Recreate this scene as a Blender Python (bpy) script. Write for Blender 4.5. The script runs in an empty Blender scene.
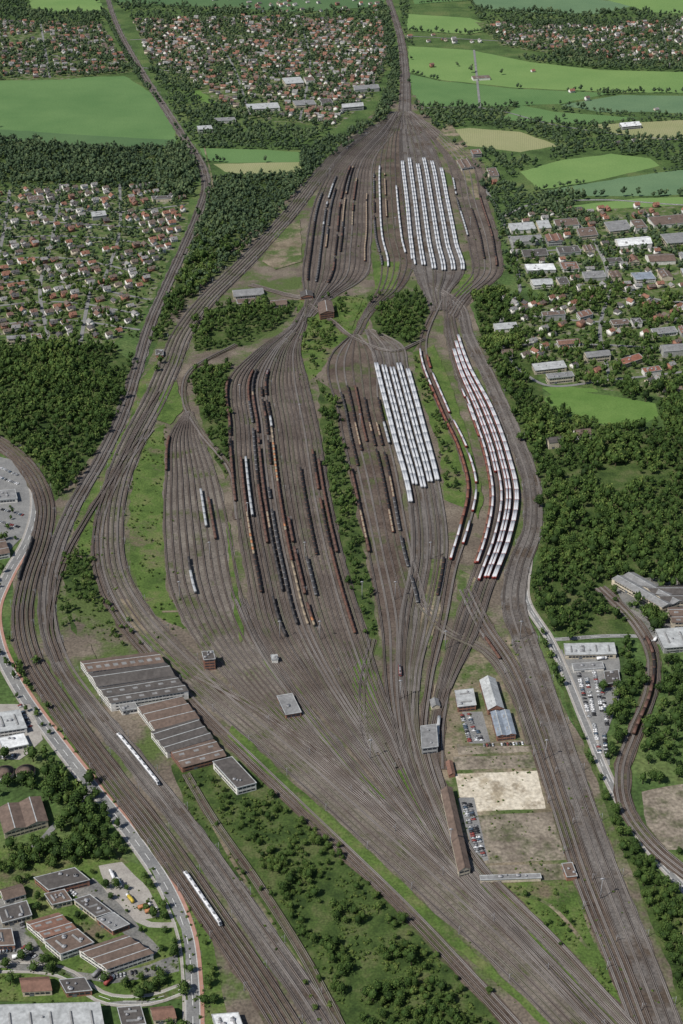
import bpy, bmesh, math, random
import numpy as np
from mathutils import Vector, Matrix, noise
random.seed(7); rng=np.random.default_rng(7)
scene=bpy.context.scene; COL=scene.collection
F=1423.0; TH=math.atan(822/F); CT,ST=math.cos(TH),math.sin(TH); H=CT*1334/1.3
def P(x,y,h=0.0):
    v=(y-512)/F; u=(x-341.5)/F
    t=(H-h)/(ST+v*CT)
    return np.array([u*t,(CT-v*ST)*t])
def proj(X,Y,Z=0.0):
    dx,dy,dz=X,Y,Z-H
    d=dy*CT-dz*ST; v=-(dy*ST+dz*CT)
    return 341.5+F*dx/d, 512+F*v/d
# ---------------------------------------------------------------- materials
def mat(name,cols,scale=0.05,detail=6,rough=0.9,coord='world',s2=None,amt2=0.35,spec=0.2,metal=0,patch=None,pscale=0.01,plo=.5,phi=.62):
    m=bpy.data.materials.new(name); m.use_nodes=True; nt=m.node_tree; N=nt.nodes; L=nt.links
    b=N['Principled BSDF']; b.inputs['Roughness'].default_value=rough; b.inputs['Metallic'].default_value=metal
    b.inputs['Specular IOR Level'].default_value=spec
    if coord=='world':
        g=N.new('ShaderNodeNewGeometry'); src=g.outputs['Position']
    else:
        g=N.new('ShaderNodeTexCoord'); src=g.outputs['Object']
    n=N.new('ShaderNodeTexNoise'); n.inputs['Scale'].default_value=scale; n.inputs['Detail'].default_value=detail; n.inputs['Roughness'].default_value=0.62
    L.new(src,n.inputs['Vector'])
    r=N.new('ShaderNodeValToRGB'); L.new(n.outputs['Fac'],r.inputs['Fac'])
    e=r.color_ramp.elements
    lo,hi=0.36,0.64
    k=len(cols)
    for i,c in enumerate(cols):
        p=lo+(hi-lo)*(i/(max(1,k-1)))
        if i<2: el=e[i]; el.position=p
        else: el=e.new(p)
        el.color=(*c,1)
    out=r.outputs['Color']
    if patch:
        n3=N.new('ShaderNodeTexNoise'); n3.inputs['Scale'].default_value=pscale; n3.inputs['Detail'].default_value=9; n3.inputs['Roughness'].default_value=.68
        ad=N.new('ShaderNodeVectorMath'); ad.operation='ADD'; ad.inputs[1].default_value=(731,-212,55); L.new(src,ad.inputs[0]); L.new(ad.outputs[0],n3.inputs['Vector'])
        mr3=N.new('ShaderNodeMapRange'); mr3.inputs['From Min'].default_value=plo; mr3.inputs['From Max'].default_value=phi; L.new(n3.outputs['Fac'],mr3.inputs['Value'])
        mx3=N.new('ShaderNodeMix'); mx3.data_type='RGBA'; L.new(mr3.outputs['Result'],mx3.inputs['Factor']); L.new(out,mx3.inputs['A']); mx3.inputs['B'].default_value=(*patch,1); out=mx3.outputs['Result']
    if s2:
        n2=N.new('ShaderNodeTexNoise'); n2.inputs['Scale'].default_value=s2; n2.inputs['Detail'].default_value=4
        L.new(src,n2.inputs['Vector'])
        mr=N.new('ShaderNodeMapRange'); mr.inputs['From Min'].default_value=0.3; mr.inputs['From Max'].default_value=0.7
        mr.inputs['To Min'].default_value=1-amt2; mr.inputs['To Max'].default_value=1+amt2
        L.new(n2.outputs['Fac'],mr.inputs['Value'])
        mx=N.new('ShaderNodeMix'); mx.data_type='RGBA'; mx.blend_type='MULTIPLY'; mx.inputs['Factor'].default_value=1
        L.new(out,mx.inputs['A']); L.new(mr.outputs['Result'],mx.inputs['B']); out=mx.outputs['Result']
    L.new(out,b.inputs['Base Color'])
    return m
def field_mat(name,c1,c2,ang,period=14):
    m=mat(name,[c1,c2],0.006,5,s2=0.25,amt2=0.12); nt=m.node_tree; N=nt.nodes; L=nt.links
    b=N['Principled BSDF']; old=b.inputs['Base Color'].links[0].from_socket
    g=N.new('ShaderNodeNewGeometry'); mp=N.new('ShaderNodeMapping'); mp.inputs['Rotation'].default_value=(0,0,ang)
    w=N.new('ShaderNodeTexWave'); w.inputs['Scale'].default_value=1/period; w.inputs['Distortion'].default_value=0.6; w.inputs['Detail'].default_value=2
    L.new(g.outputs['Position'],mp.inputs['Vector']); L.new(mp.outputs['Vector'],w.inputs['Vector'])
    mr=N.new('ShaderNodeMapRange'); mr.inputs['To Min'].default_value=0.9; mr.inputs['To Max'].default_value=1.08
    L.new(w.outputs['Fac'],mr.inputs['Value'])
    mx=N.new('ShaderNodeMix'); mx.data_type='RGBA'; mx.blend_type='MULTIPLY'; mx.inputs['Factor'].default_value=1
    L.new(old,mx.inputs['A']); L.new(mr.outputs['Result'],mx.inputs['B']); L.new(mx.outputs['Result'],b.inputs['Base Color'])
    return m
def plain(name,c,rough=0.8,s=1.2,amt=0.2,spec=0.3,metal=0):
    return mat(name,[tuple(x*0.82 for x in c),tuple(min(1,x*1.14) for x in c)],0.35,4,rough,'object',s2=s,amt2=amt,spec=spec,metal=metal)
def dk_(cols,f=.74): return [(c[0]*f,c[1]*f*1.02,c[2]*f*1.05) for c in cols]
M={}
M['ground']=mat('meadow_ground',[(0.035,0.062,0.018),(0.062,0.105,0.03),(0.10,0.13,0.045)],0.012,8,s2=0.25,amt2=0.4)
M['yard']=mat('yard_gravel',dk_([(0.11,0.088,0.068),(0.155,0.125,0.095),(0.20,0.165,0.125)],.85),0.02,9,s2=0.4,amt2=0.35,patch=(0.07,0.098,0.03),pscale=.014,plo=.46,phi=.57)
M['bal1']=mat('ballast_brown',dk_([(0.09,0.07,0.058),(0.135,0.108,0.09),(0.185,0.15,0.122)]),0.022,9,s2=0.5,amt2=0.35,patch=(0.06,0.07,0.032),pscale=.018,plo=.55,phi=.66)
M['bal2']=mat('ballast_grey',dk_([(0.115,0.098,0.088),(0.155,0.137,0.122),(0.20,0.178,0.158)]),0.022,9,s2=0.5,amt2=0.35,patch=(0.072,0.055,0.042),pscale=.02,plo=.5,phi=.62)
M['bal3']=mat('ballast_rust',dk_([(0.085,0.060,0.046),(0.125,0.094,0.075),(0.165,0.13,0.10)]),0.022,9,s2=0.5,amt2=0.35,patch=(0.065,0.075,0.032),pscale=.018,plo=.52,phi=.62)
M['bal4']=mat('ballast_tan',dk_([(0.13,0.108,0.088),(0.18,0.153,0.128),(0.225,0.195,0.16)]),0.022,9,s2=0.5,amt2=0.35,patch=(0.07,0.08,0.034),pscale=.02,plo=.52,phi=.62)
M['slp1']=mat('sleeper_bed_rust',dk_([(0.066,0.048,0.038),(0.10,0.075,0.06)]),0.03,6,s2=1.2,amt2=0.3)
M['slp2']=mat('sleeper_bed_grey',dk_([(0.13,0.112,0.10),(0.185,0.163,0.145)]),0.03,6,s2=1.2,amt2=0.3)
M['slp3']=mat('sleeper_bed_dark',dk_([(0.052,0.042,0.036),(0.085,0.068,0.058)]),0.03,6,s2=1.2,amt2=0.3)
M['slp4']=mat('sleeper_bed_weedy',dk_([(0.07,0.066,0.036),(0.11,0.095,0.065)]),0.03,6,s2=1.2,amt2=0.3)
M['rail']=mat('rail_steel',[(0.20,0.17,0.15),(0.38,0.35,0.33)],0.02,3,rough=0.45)
M['asphalt']=mat('asphalt',[(0.15,0.15,0.15),(0.21,0.208,0.20)],0.05,6,s2=0.6,amt2=0.2)
M['asphaltd']=mat('asphalt_worn',[(0.10,0.10,0.10),(0.15,0.148,0.14),(0.20,0.19,0.175)],0.04,8,s2=0.6,amt2=0.25,patch=(0.06,0.085,0.03),pscale=.03,plo=.54,phi=.6)
M['cycle']=mat('cycle_path',[(0.30,0.165,0.125),(0.36,0.21,0.165)],0.1,4)
M['pave']=mat('paving',[(0.25,0.23,0.21),(0.33,0.31,0.28)],0.1,5,s2=1,amt2=0.15)
M['kerb']=mat('kerb_stone',[(0.4,0.38,0.36),(0.48,0.46,0.44)],0.2,4)
M['paint']=mat('road_paint',[(0.7,0.7,0.68),(0.8,0.8,0.78)],0.4,3)
M['conc']=mat('concrete_apron',[(0.42,0.37,0.29),(0.53,0.48,0.39),(0.34,0.29,0.21)],0.04,9,s2=0.3,amt2=0.25,patch=(0.24,0.20,0.145),pscale=.06,plo=.52,phi=.66)
M['concg']=mat('concrete_stained',[(0.13,0.108,0.085),(0.20,0.17,0.135),(0.25,0.215,0.17)],0.05,9,s2=0.3,amt2=0.35,patch=(0.08,0.085,0.045),pscale=.045,plo=.48,phi=.62)
M['sand']=mat('sandy_strip',[(0.11,0.092,0.058),(0.18,0.148,0.105),(0.25,0.205,0.15)],0.02,9,s2=0.4,amt2=0.3,patch=(0.065,0.095,0.028),pscale=.02,plo=.45,phi=.56)
M['verge']=mat('grass_verge',[(0.045,0.078,0.017),(0.075,0.12,0.027),(0.115,0.13,0.048)],0.03,8,s2=0.5,amt2=0.35,patch=(0.125,0.10,0.068),pscale=.025,plo=.54,phi=.68)
M['scrub']=mat('scrub_floor',[(0.024,0.044,0.011),(0.05,0.08,0.02),(0.088,0.10,0.04)],0.04,8,s2=0.5,amt2=0.35)
M['garden']=mat('garden_ground',[(0.03,0.055,0.015),(0.06,0.10,0.027),(0.10,0.12,0.045),(0.18,0.17,0.14)],0.06,8,s2=0.5,amt2=0.3)
M['lawn']=mat('lawn',[(0.08,0.15,0.033),(0.115,0.19,0.048)],0.02,7,s2=0.4,amt2=0.15)
M['water']=mat('pond_water',[(0.02,0.03,0.026),(0.03,0.04,0.034)],0.02,3,rough=0.08,spec=0.5)
M['f1']=field_mat('field_green',(0.08,0.155,0.052),(0.105,0.185,0.065),0.3)
M['f2']=field_mat('field_bright',(0.12,0.205,0.062),(0.15,0.235,0.075),1.2)
M['f3']=field_mat('field_dark',(0.06,0.115,0.047),(0.08,0.14,0.056),0.8)
M['f4']=field_mat('field_pale',(0.20,0.22,0.10),(0.25,0.25,0.13),0.1)
M['f5']=field_mat('field_teal',(0.09,0.155,0.08),(0.115,0.185,0.095),-0.3)
def foliage(name,ramp):
    m=bpy.data.materials.new(name); m.use_nodes=True; nt=m.node_tree; N=nt.nodes; L=nt.links
    b=N['Principled BSDF']; b.inputs['Roughness'].default_value=0.75; b.inputs['Specular IOR Level'].default_value=0.15
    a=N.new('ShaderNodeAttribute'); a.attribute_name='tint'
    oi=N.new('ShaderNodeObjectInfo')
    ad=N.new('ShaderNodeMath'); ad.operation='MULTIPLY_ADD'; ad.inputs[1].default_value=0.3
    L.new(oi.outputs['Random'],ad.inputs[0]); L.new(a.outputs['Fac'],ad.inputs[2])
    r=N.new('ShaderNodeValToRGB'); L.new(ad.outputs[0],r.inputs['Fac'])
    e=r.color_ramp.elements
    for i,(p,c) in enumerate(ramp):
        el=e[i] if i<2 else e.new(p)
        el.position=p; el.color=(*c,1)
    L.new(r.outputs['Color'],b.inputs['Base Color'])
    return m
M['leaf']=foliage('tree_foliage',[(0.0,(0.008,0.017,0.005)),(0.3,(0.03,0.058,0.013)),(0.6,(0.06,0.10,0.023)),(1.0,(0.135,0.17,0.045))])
M['leafhaze']=foliage('far_tree_foliage_hazed',[(0.0,(0.018,0.032,0.02)),(0.3,(0.04,0.066,0.034)),(0.6,(0.066,0.10,0.046)),(1.0,(0.12,0.155,0.07))])  # distance haze painted into the far crowns as paler, bluer greens
M['bark']=plain('bark',(0.09,0.065,0.045))
# ---------------------------------------------------------------- mesh utils
def mesh_from(name,verts,loops,starts,mats,mi=None,tint=None,smooth=False):
    me=bpy.data.meshes.new(name)
    verts=np.asarray(verts,dtype=np.float32); loops=np.asarray(loops,dtype=np.int32); starts=np.asarray(starts,dtype=np.int32)
    me.vertices.add(len(verts)); me.vertices.foreach_set('co',verts.ravel())
    me.loops.add(len(loops)); me.loops.foreach_set('vertex_index',loops)
    me.polygons.add(len(starts)); me.polygons.foreach_set('loop_start',starts)
    for m in mats: me.materials.append(m)
    if mi is not None: me.polygons.foreach_set('material_index',np.asarray(mi,dtype=np.int32))
    me.update(calc_edges=True)
    if tint is not None:
        at=me.attributes.new('tint','FLOAT','POINT'); at.data.foreach_set('value',np.asarray(tint,dtype=np.float32))
    return me
class MB:
    def __init__(s): s.v=[]; s.f=[]; s.m=[]
    def poly(s,pts,m=0):
        i=len(s.v); s.v+= [tuple(p) for p in pts]; s.f.append(list(range(i,i+len(pts)))); s.m.append(m)
    def box(s,x0,x1,y0,y1,z0,z1,m=0,tx=0,ty=0):
        i=len(s.v)
        s.v+=[(x0,y0,z0),(x1,y0,z0),(x1,y1,z0),(x0,y1,z0),(x0+tx,y0+ty,z1),(x1-tx,y0+ty,z1),(x1-tx,y1-ty,z1),(x0+tx,y1-ty,z1)]
        for q in ((0,1,5,4),(1,2,6,5),(2,3,7,6),(3,0,4,7),(4,5,6,7),(3,2,1,0)):
            s.f.append([i+k for k in q]); s.m.append(m)
    def prism(s,prof,x0,x1,m=0,cap=None,mats=None):
        n=len(prof); i=len(s.v)
        s.v+=[(x0,a,b) for a,b in prof]+[(x1,a,b) for a,b in prof]
        for k in range(n):
            k2=(k+1)%n; s.f.append([i+k,i+k2,i+n+k2,i+n+k]); s.m.append(mats[k] if mats else m)
        s.f.append([i+k for k in range(n)][::-1]); s.m.append(m if cap is None else cap)
        s.f.append([i+n+k for k in range(n)]); s.m.append(m if cap is None else cap)
    def cyl(s,c,r,h,axis='z',n=10,m=0,r2=None):
        r2=r if r2 is None else r2; i=len(s.v); ring=[(math.cos(2*math.pi*k/n),math.sin(2*math.pi*k/n)) for k in range(n)]
        for z,rr in ((0,r),(h,r2)):
            for a,b in ring:
                if axis=='z': s.v.append((c[0]+a*rr,c[1]+b*rr,c[2]+z))
                elif axis=='x': s.v.append((c[0]+z,c[1]+a*rr,c[2]+b*rr))
                else: s.v.append((c[0]+b*rr,c[1]+z,c[2]+a*rr))
        for k in range(n):
            k2=(k+1)%n; s.f.append([i+k,i+k2,i+n+k2,i+n+k]); s.m.append(m)
        s.f.append([i+k for k in range(n)][::-1]); s.m.append(m); s.f.append([i+n+k for k in range(n)]); s.m.append(m)
    def arrays(s):
        loops=[k for f in s.f for k in f]; st=np.cumsum([0]+[len(f) for f in s.f])[:-1]
        return np.array(s.v,dtype=np.float32).reshape(-1,3),np.array(loops,dtype=np.int32),np.array(st,dtype=np.int32),np.array(s.m,dtype=np.int32)
    def mesh(s,name,mats):
        v,l,st,mi=s.arrays(); return mesh_from(name,v,l,st,mats,mi)
def link(o,label=None,cat=None,group=None,kind=None,parent=None):
    COL.objects.link(o)
    if label: o['label']=label
    if cat: o['category']=cat
    if group: o['group']=group
    if kind: o['kind']=kind
    if parent: o.parent=parent
    return o
def obj(name,me,**k): return link(bpy.data.objects.new(name,me),**k)
def merge(items,mats,name):
    V=[];Lp=[];S=[];MI=[];T=[];vo=0;lo=0
    for (arr,pos,sc,rot,toff) in items:
        v,l,st,mi,ti=arr; n=len(pos)
        if n==0: continue
        c=np.cos(rot)[:,None]; s=np.sin(rot)[:,None]
        x=v[None,:,0]*sc[:,0:1]; y=v[None,:,1]*sc[:,1:2]; z=v[None,:,2]*sc[:,2:3]
        X=x*c-y*s+pos[:,0:1]; Y=x*s+y*c+pos[:,1:2]; Z=z+pos[:,2:3]
        V.append(np.stack([X,Y,Z],-1).reshape(-1,3).astype(np.float32))
        Lp.append((l[None]+(np.arange(n)*len(v))[:,None]+vo).ravel()); S.append((st[None]+(np.arange(n)*len(l))[:,None]+lo).ravel())
        MI.append(np.tile(mi,n))
        if ti is not None: T.append((ti[None]+toff[:,None]).ravel())
        vo+=n*len(v); lo+=n*len(l)
    return mesh_from(name,np.concatenate(V),np.concatenate(Lp),np.concatenate(S),mats,np.concatenate(MI),np.concatenate(T) if T else None)
# ---------------------------------------------------------------- occupancy mask
MX0,MY0,CS=-2800,500,3.0; mask=np.zeros((1867,2200),dtype=bool)
def mark(x,y,r=0):
    i=int((x-MX0)/CS); j=int((y-MY0)/CS); k=int(math.ceil(r/CS))
    if k<=i<mask.shape[0]-k and k<=j<mask.shape[1]-k: mask[i-k:i+k+1,j-k:j+k+1]=True
def blocked(x,y):
    i=int((x-MX0)/CS); j=int((y-MY0)/CS)
    return 0<=i<mask.shape[0] and 0<=j<mask.shape[1] and mask[i,j]
def inpoly(X,Y,poly):
    r=np.zeros(len(X),bool); n=len(poly)
    for i in range(n):
        x1,y1=poly[i]; x2,y2=poly[(i+1)%n]
        if y1==y2: continue
        c=((y1>Y)!=(y2>Y))&(X<(x2-x1)*(Y-y1)/(y2-y1)+x1); r^=c
    return r
zc=[0.03]
def sheet(name,px,m,label,cat,z=None,amp=2.0,step=9):
    W=[P(*p) for p in px]; pts=[]
    for i in range(len(W)):
        a,b=W[i],W[(i+1)%len(W)]; L=np.linalg.norm(b-a); n=max(1,int(L/step)) if amp else 1
        n=min(n,120)
        for k in range(n):
            p=a+(b-a)*k/n
            if amp:
                p=p+np.array([noise.noise(Vector((p[0]*0.05,p[1]*0.05,3)))*amp*2,noise.noise(Vector((p[0]*0.05,p[1]*0.05,9)))*amp*2])
            pts.append(p)
    if z is None: z=zc[0]; zc[0]+=0.004
    A=sum(pts[i][0]*pts[(i+1)%len(pts)][1]-pts[(i+1)%len(pts)][0]*pts[i][1] for i in range(len(pts)))
    if A<0: pts=pts[::-1]
    b=MB(); b.poly([(p[0],p[1],z) for p in pts]); o=obj(name,b.mesh(name,[M[m]]),label=label,cat=cat,kind='structure'); return o
def cr(C,ns):
    out=[]; n=len(C)
    for i in range(n-1):
        p0=C[max(0,i-1)]; p1=C[i]; p2=C[i+1]; p3=C[min(n-1,i+2)]
        if i==0: p0=2*p1-p2
        if i==n-2: p3=2*p2-p1
        k=ns[i]
        d01=np.linalg.norm(p1-p0)+1e-6; d12=np.linalg.norm(p2-p1)+1e-6; d23=np.linalg.norm(p3-p2)+1e-6
        m1=((p2-p1)/d12*d01+(p1-p0)/d01*d12)/(d01+d12)*d12
        m2=((p3-p2)/d23*d12+(p2-p1)/d12*d23)/(d12+d23)*d12
        for j in range(k):
            t=j/k; t2=t*t; t3=t2*t
            out.append((2*t3-3*t2+1)*p1+(t3-2*t2+t)*m1+(-2*t3+3*t2)*p2+(t3-t2)*m2)
    out.append(C[-1]); return np.array(out)
def nseg(C,step): return [max(2,int(np.linalg.norm(C[i+1]-C[i])/step)) for i in range(len(C)-1)]
def curve(px,step=12):
    C=[P(*p) for p in px]; return cr(C,nseg(C,step))
def normals(L):
    d=np.gradient(L,axis=0); d/=np.linalg.norm(d,axis=1,keepdims=True)+1e-9
    return np.stack([-d[:,1],d[:,0]],-1)
def strip(A,B,z,mb,m=0):
    i=len(mb.v); n=len(A)
    mb.v+=[(p[0],p[1],z) for p in A]+[(p[0],p[1],z) for p in B]
    for k in range(n-1):
        mb.f.append([i+k,i+k+1,i+n+k+1,i+n+k]); mb.m.append(m)
def ribbon(L,w0,w1,z,mb,m=0):
    N=normals(L); strip(L+N*w0,L+N*w1,z,mb,m)
def railblock(L,off,z0,z1,w,mb,m=0):
    N=normals(L); a=L+N*(off-w/2); b=L+N*(off+w/2); n=len(L); i=len(mb.v)
    mb.v+=[(p[0],p[1],z1) for p in a]+[(p[0],p[1],z1) for p in b]+[(p[0],p[1],z0) for p in a]+[(p[0],p[1],z0) for p in b]
    for k in range(n-1):
        mb.f.append([i+k,i+k+1,i+n+k+1,i+n+k]); mb.m.append(m)
        mb.f.append([i+2*n+k,i+2*n+k+1,i+k+1,i+k]); mb.m.append(m)
        mb.f.append([i+n+k,i+n+k+1,i+3*n+k+1,i+3*n+k]); mb.m.append(m)
# ---------------------------------------------------------------- ground
b=MB(); b.poly([(-40000,-5000,0),(40000,-5000,0),(40000,70000,0),(-40000,70000,0)])
obj('ground',b.mesh('ground',[M['ground']]),label='wide green countryside ground with meadow patches',cat='ground',kind='structure')
fields=[
 ([(-80,86),(40,78),(125,76),(150,92),(172,120),(176,140),(100,136),(-80,124)],'f1'),
 ([(-80,124),(100,136),(176,140),(175,146),(90,147),(-80,134)],'f3'),
 ([(-80,28),(-80,38),(40,44),(60,36)],'f2'),
 ([(30,-8),(96,-8),(104,10),(60,12),(30,8)],'f2'),
 ([(112,-10),(385,-10),(384,6),(300,12),(190,6),(120,2)],'f3'),
 ([(200,148),(270,150),(302,152),(300,162),(230,163),(205,160)],'f1'),
 ([(213,164),(300,162),(302,172),(285,178),(225,172)],'f4'),
 ([(408,46),(470,50),(530,62),(600,70),(683,72),(760,78),(760,94),(620,92),(520,88),(440,80),(409,72)],'f2'),
 ([(409,74),(440,81),(520,89),(610,93),(560,104),(500,106),(415,106)],'f1'),
 ([(560,105),(620,95),(760,97),(760,118),(650,112),(600,112)],'f5'),
 ([(408,14),(470,18),(500,28),(470,34),(407,30)],'f2'),
 ([(470,0),(560,-4),(640,4),(600,14),(520,12),(480,8)],'f5'),
 ([(410,-12),(560,-12),(470,0),(415,4)],'f1'),
 ([(600,-2),(760,0),(760,18),(650,12)],'f2'),
 ([(425,133),(470,128),(520,132),(560,146),(520,152),(470,146),(440,144)],'f4'),
 ([(520,172),(560,160),(610,154),(650,158),(660,166),(600,180),(540,190)],'f2'),
 ([(540,192),(620,178),(680,170),(760,178),(760,190),(650,196),(590,196)],'f5'),
 ([(570,206),(640,198),(760,196),(760,212),(650,216),(600,222)],'f2'),
 ([(590,125),(683,120),(760,122),(760,140),(640,140)],'f4'),
 ([(545,400),(560,390),(610,396),(655,404),(660,416),(640,426),(600,424),(560,412)],'lawn'),
 ([(540,388),(590,384),(600,391),(556,396)],'lawn'),
 ([(640,285),(683,282),(700,292),(650,296)],'lawn'),
 ([(520,105),(555,112),(640,118),(590,124),(500,120)],'f1'),
 ([(190,92),(215,88),(240,96),(232,104),(205,103)],'lawn'),
 ([(-10,876),(18,878),(16,892),(-10,900)],'lawn'),
]
for px,m in fields: sheet('field' if m!='lawn' else 'lawn',px,m,'open green field bounded by hedges' if m!='lawn' else 'mown lawn among trees and houses','field',amp=3,step=25)
towns=[
 ([(-90,182),(0,186),(95,186),(165,182),(190,200),(188,222),(165,270),(140,325),(110,345),(0,345),(-90,335)],'garden'),
 ([(-150,16),(100,22),(120,50),(134,72),(60,80),(-150,80)],'garden'),
 ([(132,18),(250,16),(384,18),(392,60),(370,100),(335,128),(240,118),(190,84),(150,64)],'garden'),
 ([(475,22),(560,26),(683,18),(830,22),(830,68),(683,68),(560,56),(500,46)],'garden'),
 ([(500,215),(683,205),(800,210),(800,300),(683,300),(560,300),(515,280)],'garden'),
 ([(490,310),(683,296),(790,300),(790,390),(683,400),(560,385),(520,370)],'garden'),
]
for px,m in towns: sheet('garden_ground',px,m,'gardens and plots between the houses','ground',amp=4,step=25)
sheet('yard_ground',[(392,95),(415,95),(432,120),(485,165),(505,270),(470,305),(535,480),(520,600),(562,700),(622,830),(690,990),(710,1060),(230,1060),(160,860),(60,720),(10,640),(14,570),(40,520),(100,445),(140,380),(178,300),(280,205),(345,140)],'yard','gravel and weed ground of the railway yard','ground',z=0.2,amp=2)
z0=[0.22]; zt=[1.08]
def ys(name,px,m,label,amp=2,cat='ground',top=False):
    c=zt if top else z0
    o=sheet(name,px,m,label,cat,z=c[0],amp=amp,step=5 if top else 9); c[0]+=0.006 if top else 0.008; return o
ys('grass_verge',[(147,432),(164,424),(166,520),(166,590),(190,632),(150,612),(131,570),(128,520),(135,468)],'verge','bright grass strip beside the sidings')
ys('grass_verge',[(70,520),(100,470),(130,420),(140,380),(158,360),(150,410),(122,455),(106,500),(98,545),(84,560)],'verge','grass strip between curving tracks')
ys('grass_verge',[(60,555),(95,560),(105,600),(140,650),(100,655),(70,630)],'scrub','scrub covered ground between tracks')
ys('dirt_ground',[(70,600),(100,600),(150,652),(80,656)],'yard','bare brown earth beside the depot')
ys('grass_verge',[(480,882),(570,882),(604,940),(630,1004),(618,1012),(560,975),(520,935)],'verge','overgrown grass wedge south of the apron')
ys('grass_verge',[(296,300),(345,296),(370,300),(368,330),(335,346),(322,370),(306,385),(300,350)],'verge','green hump area between sidings')
ys('grass_verge',[(366,292),(432,292),(430,330),(412,352),(375,345)],'scrub','wooded green area between sidings')
ys('grass_verge',[(318,380),(334,392),(348,470),(362,540),(380,640),(370,660),(350,620),(334,520),(322,440)],'scrub','tree covered strip between sidings')
ys('grass_verge',[(412,352),(424,350),(446,420),(468,484),(468,510),(444,500),(440,450),(422,400)],'verge','green strip between parked trains')
ys('grass_verge',[(190,370),(230,362),(227,410),(232,470),(226,480),(206,440)],'scrub','scrub strip beside siding tracks')
ys('grass_verge',[(190,318),(240,300),(300,300),(290,318),(250,345),(195,352)],'scrub','wooded plot in the curve of tracks')
ys('grass_verge',[(170,765),(212,752),(250,770),(300,800),(360,862),(440,945),(530,1050),(330,1050),(300,990),(240,890),(190,815)],'scrub','dense scrub ground between main line and yard')
ys('grass_verge',[(-30,640),(10,640),(62,725),(160,862),(212,938),(236,1060),(203,1060),(198,930),(135,830),(45,715),(0,650)],'verge','continuous green verge between road and main line')
ys('grass_verge',[(524,604),(548,650),(566,700),(598,785),(630,868),(668,965),(700,1050),(740,1050),(740,925),(690,905),(644,856),(606,795),(570,700),(540,630)],'scrub','green hedge strip beside the outer tracks')
ys('sandy_ground',[(520,620),(545,668),(570,740),(606,830),(650,950),(680,1050),(650,1060),(600,960),(560,850),(540,760),(520,690),(505,640)],'sand','pale sandy ground beside the right tracks')
ys('sandy_ground',[(440,640),(470,640),(505,660),(530,720),(545,770),(572,880),(470,885),(440,790),(428,720),(430,660)],'sand','dusty ground around the workshop area')
def tp(px,m,lab): ys('weed_patch' if m in('verge','scrub') else 'dirt_patch',px,m,lab,1.2,top=True)
tp([(262,660),(272,668),(330,735),(385,798),(382,804),(330,752)],'verge','weedy strip between converging tracks')
tp([(366,655),(376,675),(380,730),(372,735),(354,700),(352,668)],'verge','weedy patch in the yard throat')
tp([(398,772),(405,768),(428,822),(442,850),(434,850),(414,820)],'verge','narrow weedy strip between tracks')
tp([(232,726),(300,790),(380,862),(455,934),(530,1004),(576,1050),(566,1050),(515,1000),(440,934),(368,866),(290,796),(228,738)],'verge','narrow grass strip beside the curving tracks')
tp([(118,600),(128,600),(150,635),(190,672),(186,680),(140,642)],'sand','pale dirt strip beside curving tracks')
tp([(160,395),(176,380),(184,410),(170,425),(156,420)],'verge','grass corner between sidings')
tp([(226,520),(230,525),(238,590),(244,640),(240,645),(232,600)],'verge','weeds between two groups of sidings')
tp([(430,560),(446,560),(438,620),(428,650),(418,640)],'sand','bare dusty patch between tracks')
tp([(460,570),(478,580),(470,610),(455,600)],'sand','bare dusty patch between tracks')
tp([(276,232),(300,220),(302,262),(276,270),(262,262)],'sand','pale bare ground beside receiving sidings')
tp([(340,300),(362,300),(352,330),(340,325)],'verge','grass between diverging tracks')
tp([(60,655),(90,645),(108,690),(100,706),(70,676)],'yard','brown earth between main line and depot')
tp([(372,262),(400,262),(396,290),(375,290)],'verge','green patch between sidings')
tp([(462,275),(474,275),(470,292),(456,298)],'verge','green patch between sidings')
tp([(448,120),(470,150),(480,200),(474,200),(455,160),(436,140)],'sand','bare strip beside sidings')
tp([(424,350),(434,345),(452,388),(472,450),(484,500),(478,520),(470,480),(452,420)],'verge','grass between parked trains')
ys('concrete_apron',[(455,774),(537,771),(546,809),(463,812)],'conc','pale demolished building slab, bare concrete',0.6)
ys('concrete_apron',[(474,816),(556,812),(570,860),(480,864)],'concg','brown grey stained concrete apron',0.6)
ys('concrete_apron',[(453,757),(536,755),(538,768),(455,770)],'concg','brown grey stained paving strip',0.6)
ys('concrete_apron',[(478,866),(572,864),(574,880),(482,882)],'concg','brown grey stained paving strip',0.6)
ys('concrete_apron',[(456,744),(530,740),(534,752),(458,755)],'concg','brown grey stained paving strip',0.6)
ys('parking_ground',[(462,712),(482,712),(490,742),(470,746)],'asphalt','small asphalt staff car park',0.5)
ys('parking_ground',[(458,798),(474,798),(488,860),(476,864)],'asphalt','narrow asphalt parking strip',0.5)
ys('parking_ground',[(556,655),(618,650),(622,690),(606,735),(610,765),(596,765),(576,700)],'asphalt','large asphalt car park beside the tracks',1)
ys('parking_ground',[(612,580),(700,575),(720,650),(680,650),(640,640)],'asphaltd','asphalt works area between sheds',1)
ys('gravel_ground',[(642,792),(700,780),(710,850),(665,850),(646,830)],'concg','open grey gravel lot',1)
ys('parking_ground',[(-20,452),(22,462),(34,490),(30,530),(0,560),(-30,560)],'asphalt','asphalt works car park beside road',1)
ys('garden_ground',[(-30,850),(90,845),(150,870),(182,930),(188,1000),(110,1002),(-30,1002)],'verge','grassy plots of the industrial estate',1)
ys('parking_ground',[(-30,900),(22,898),(26,915),(22,925),(55,968),(100,975),(150,965),(176,955),(180,972),(110,985),(60,975),(-30,966)],'asphaltd','worn asphalt yard of the industrial estate',1)
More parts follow.
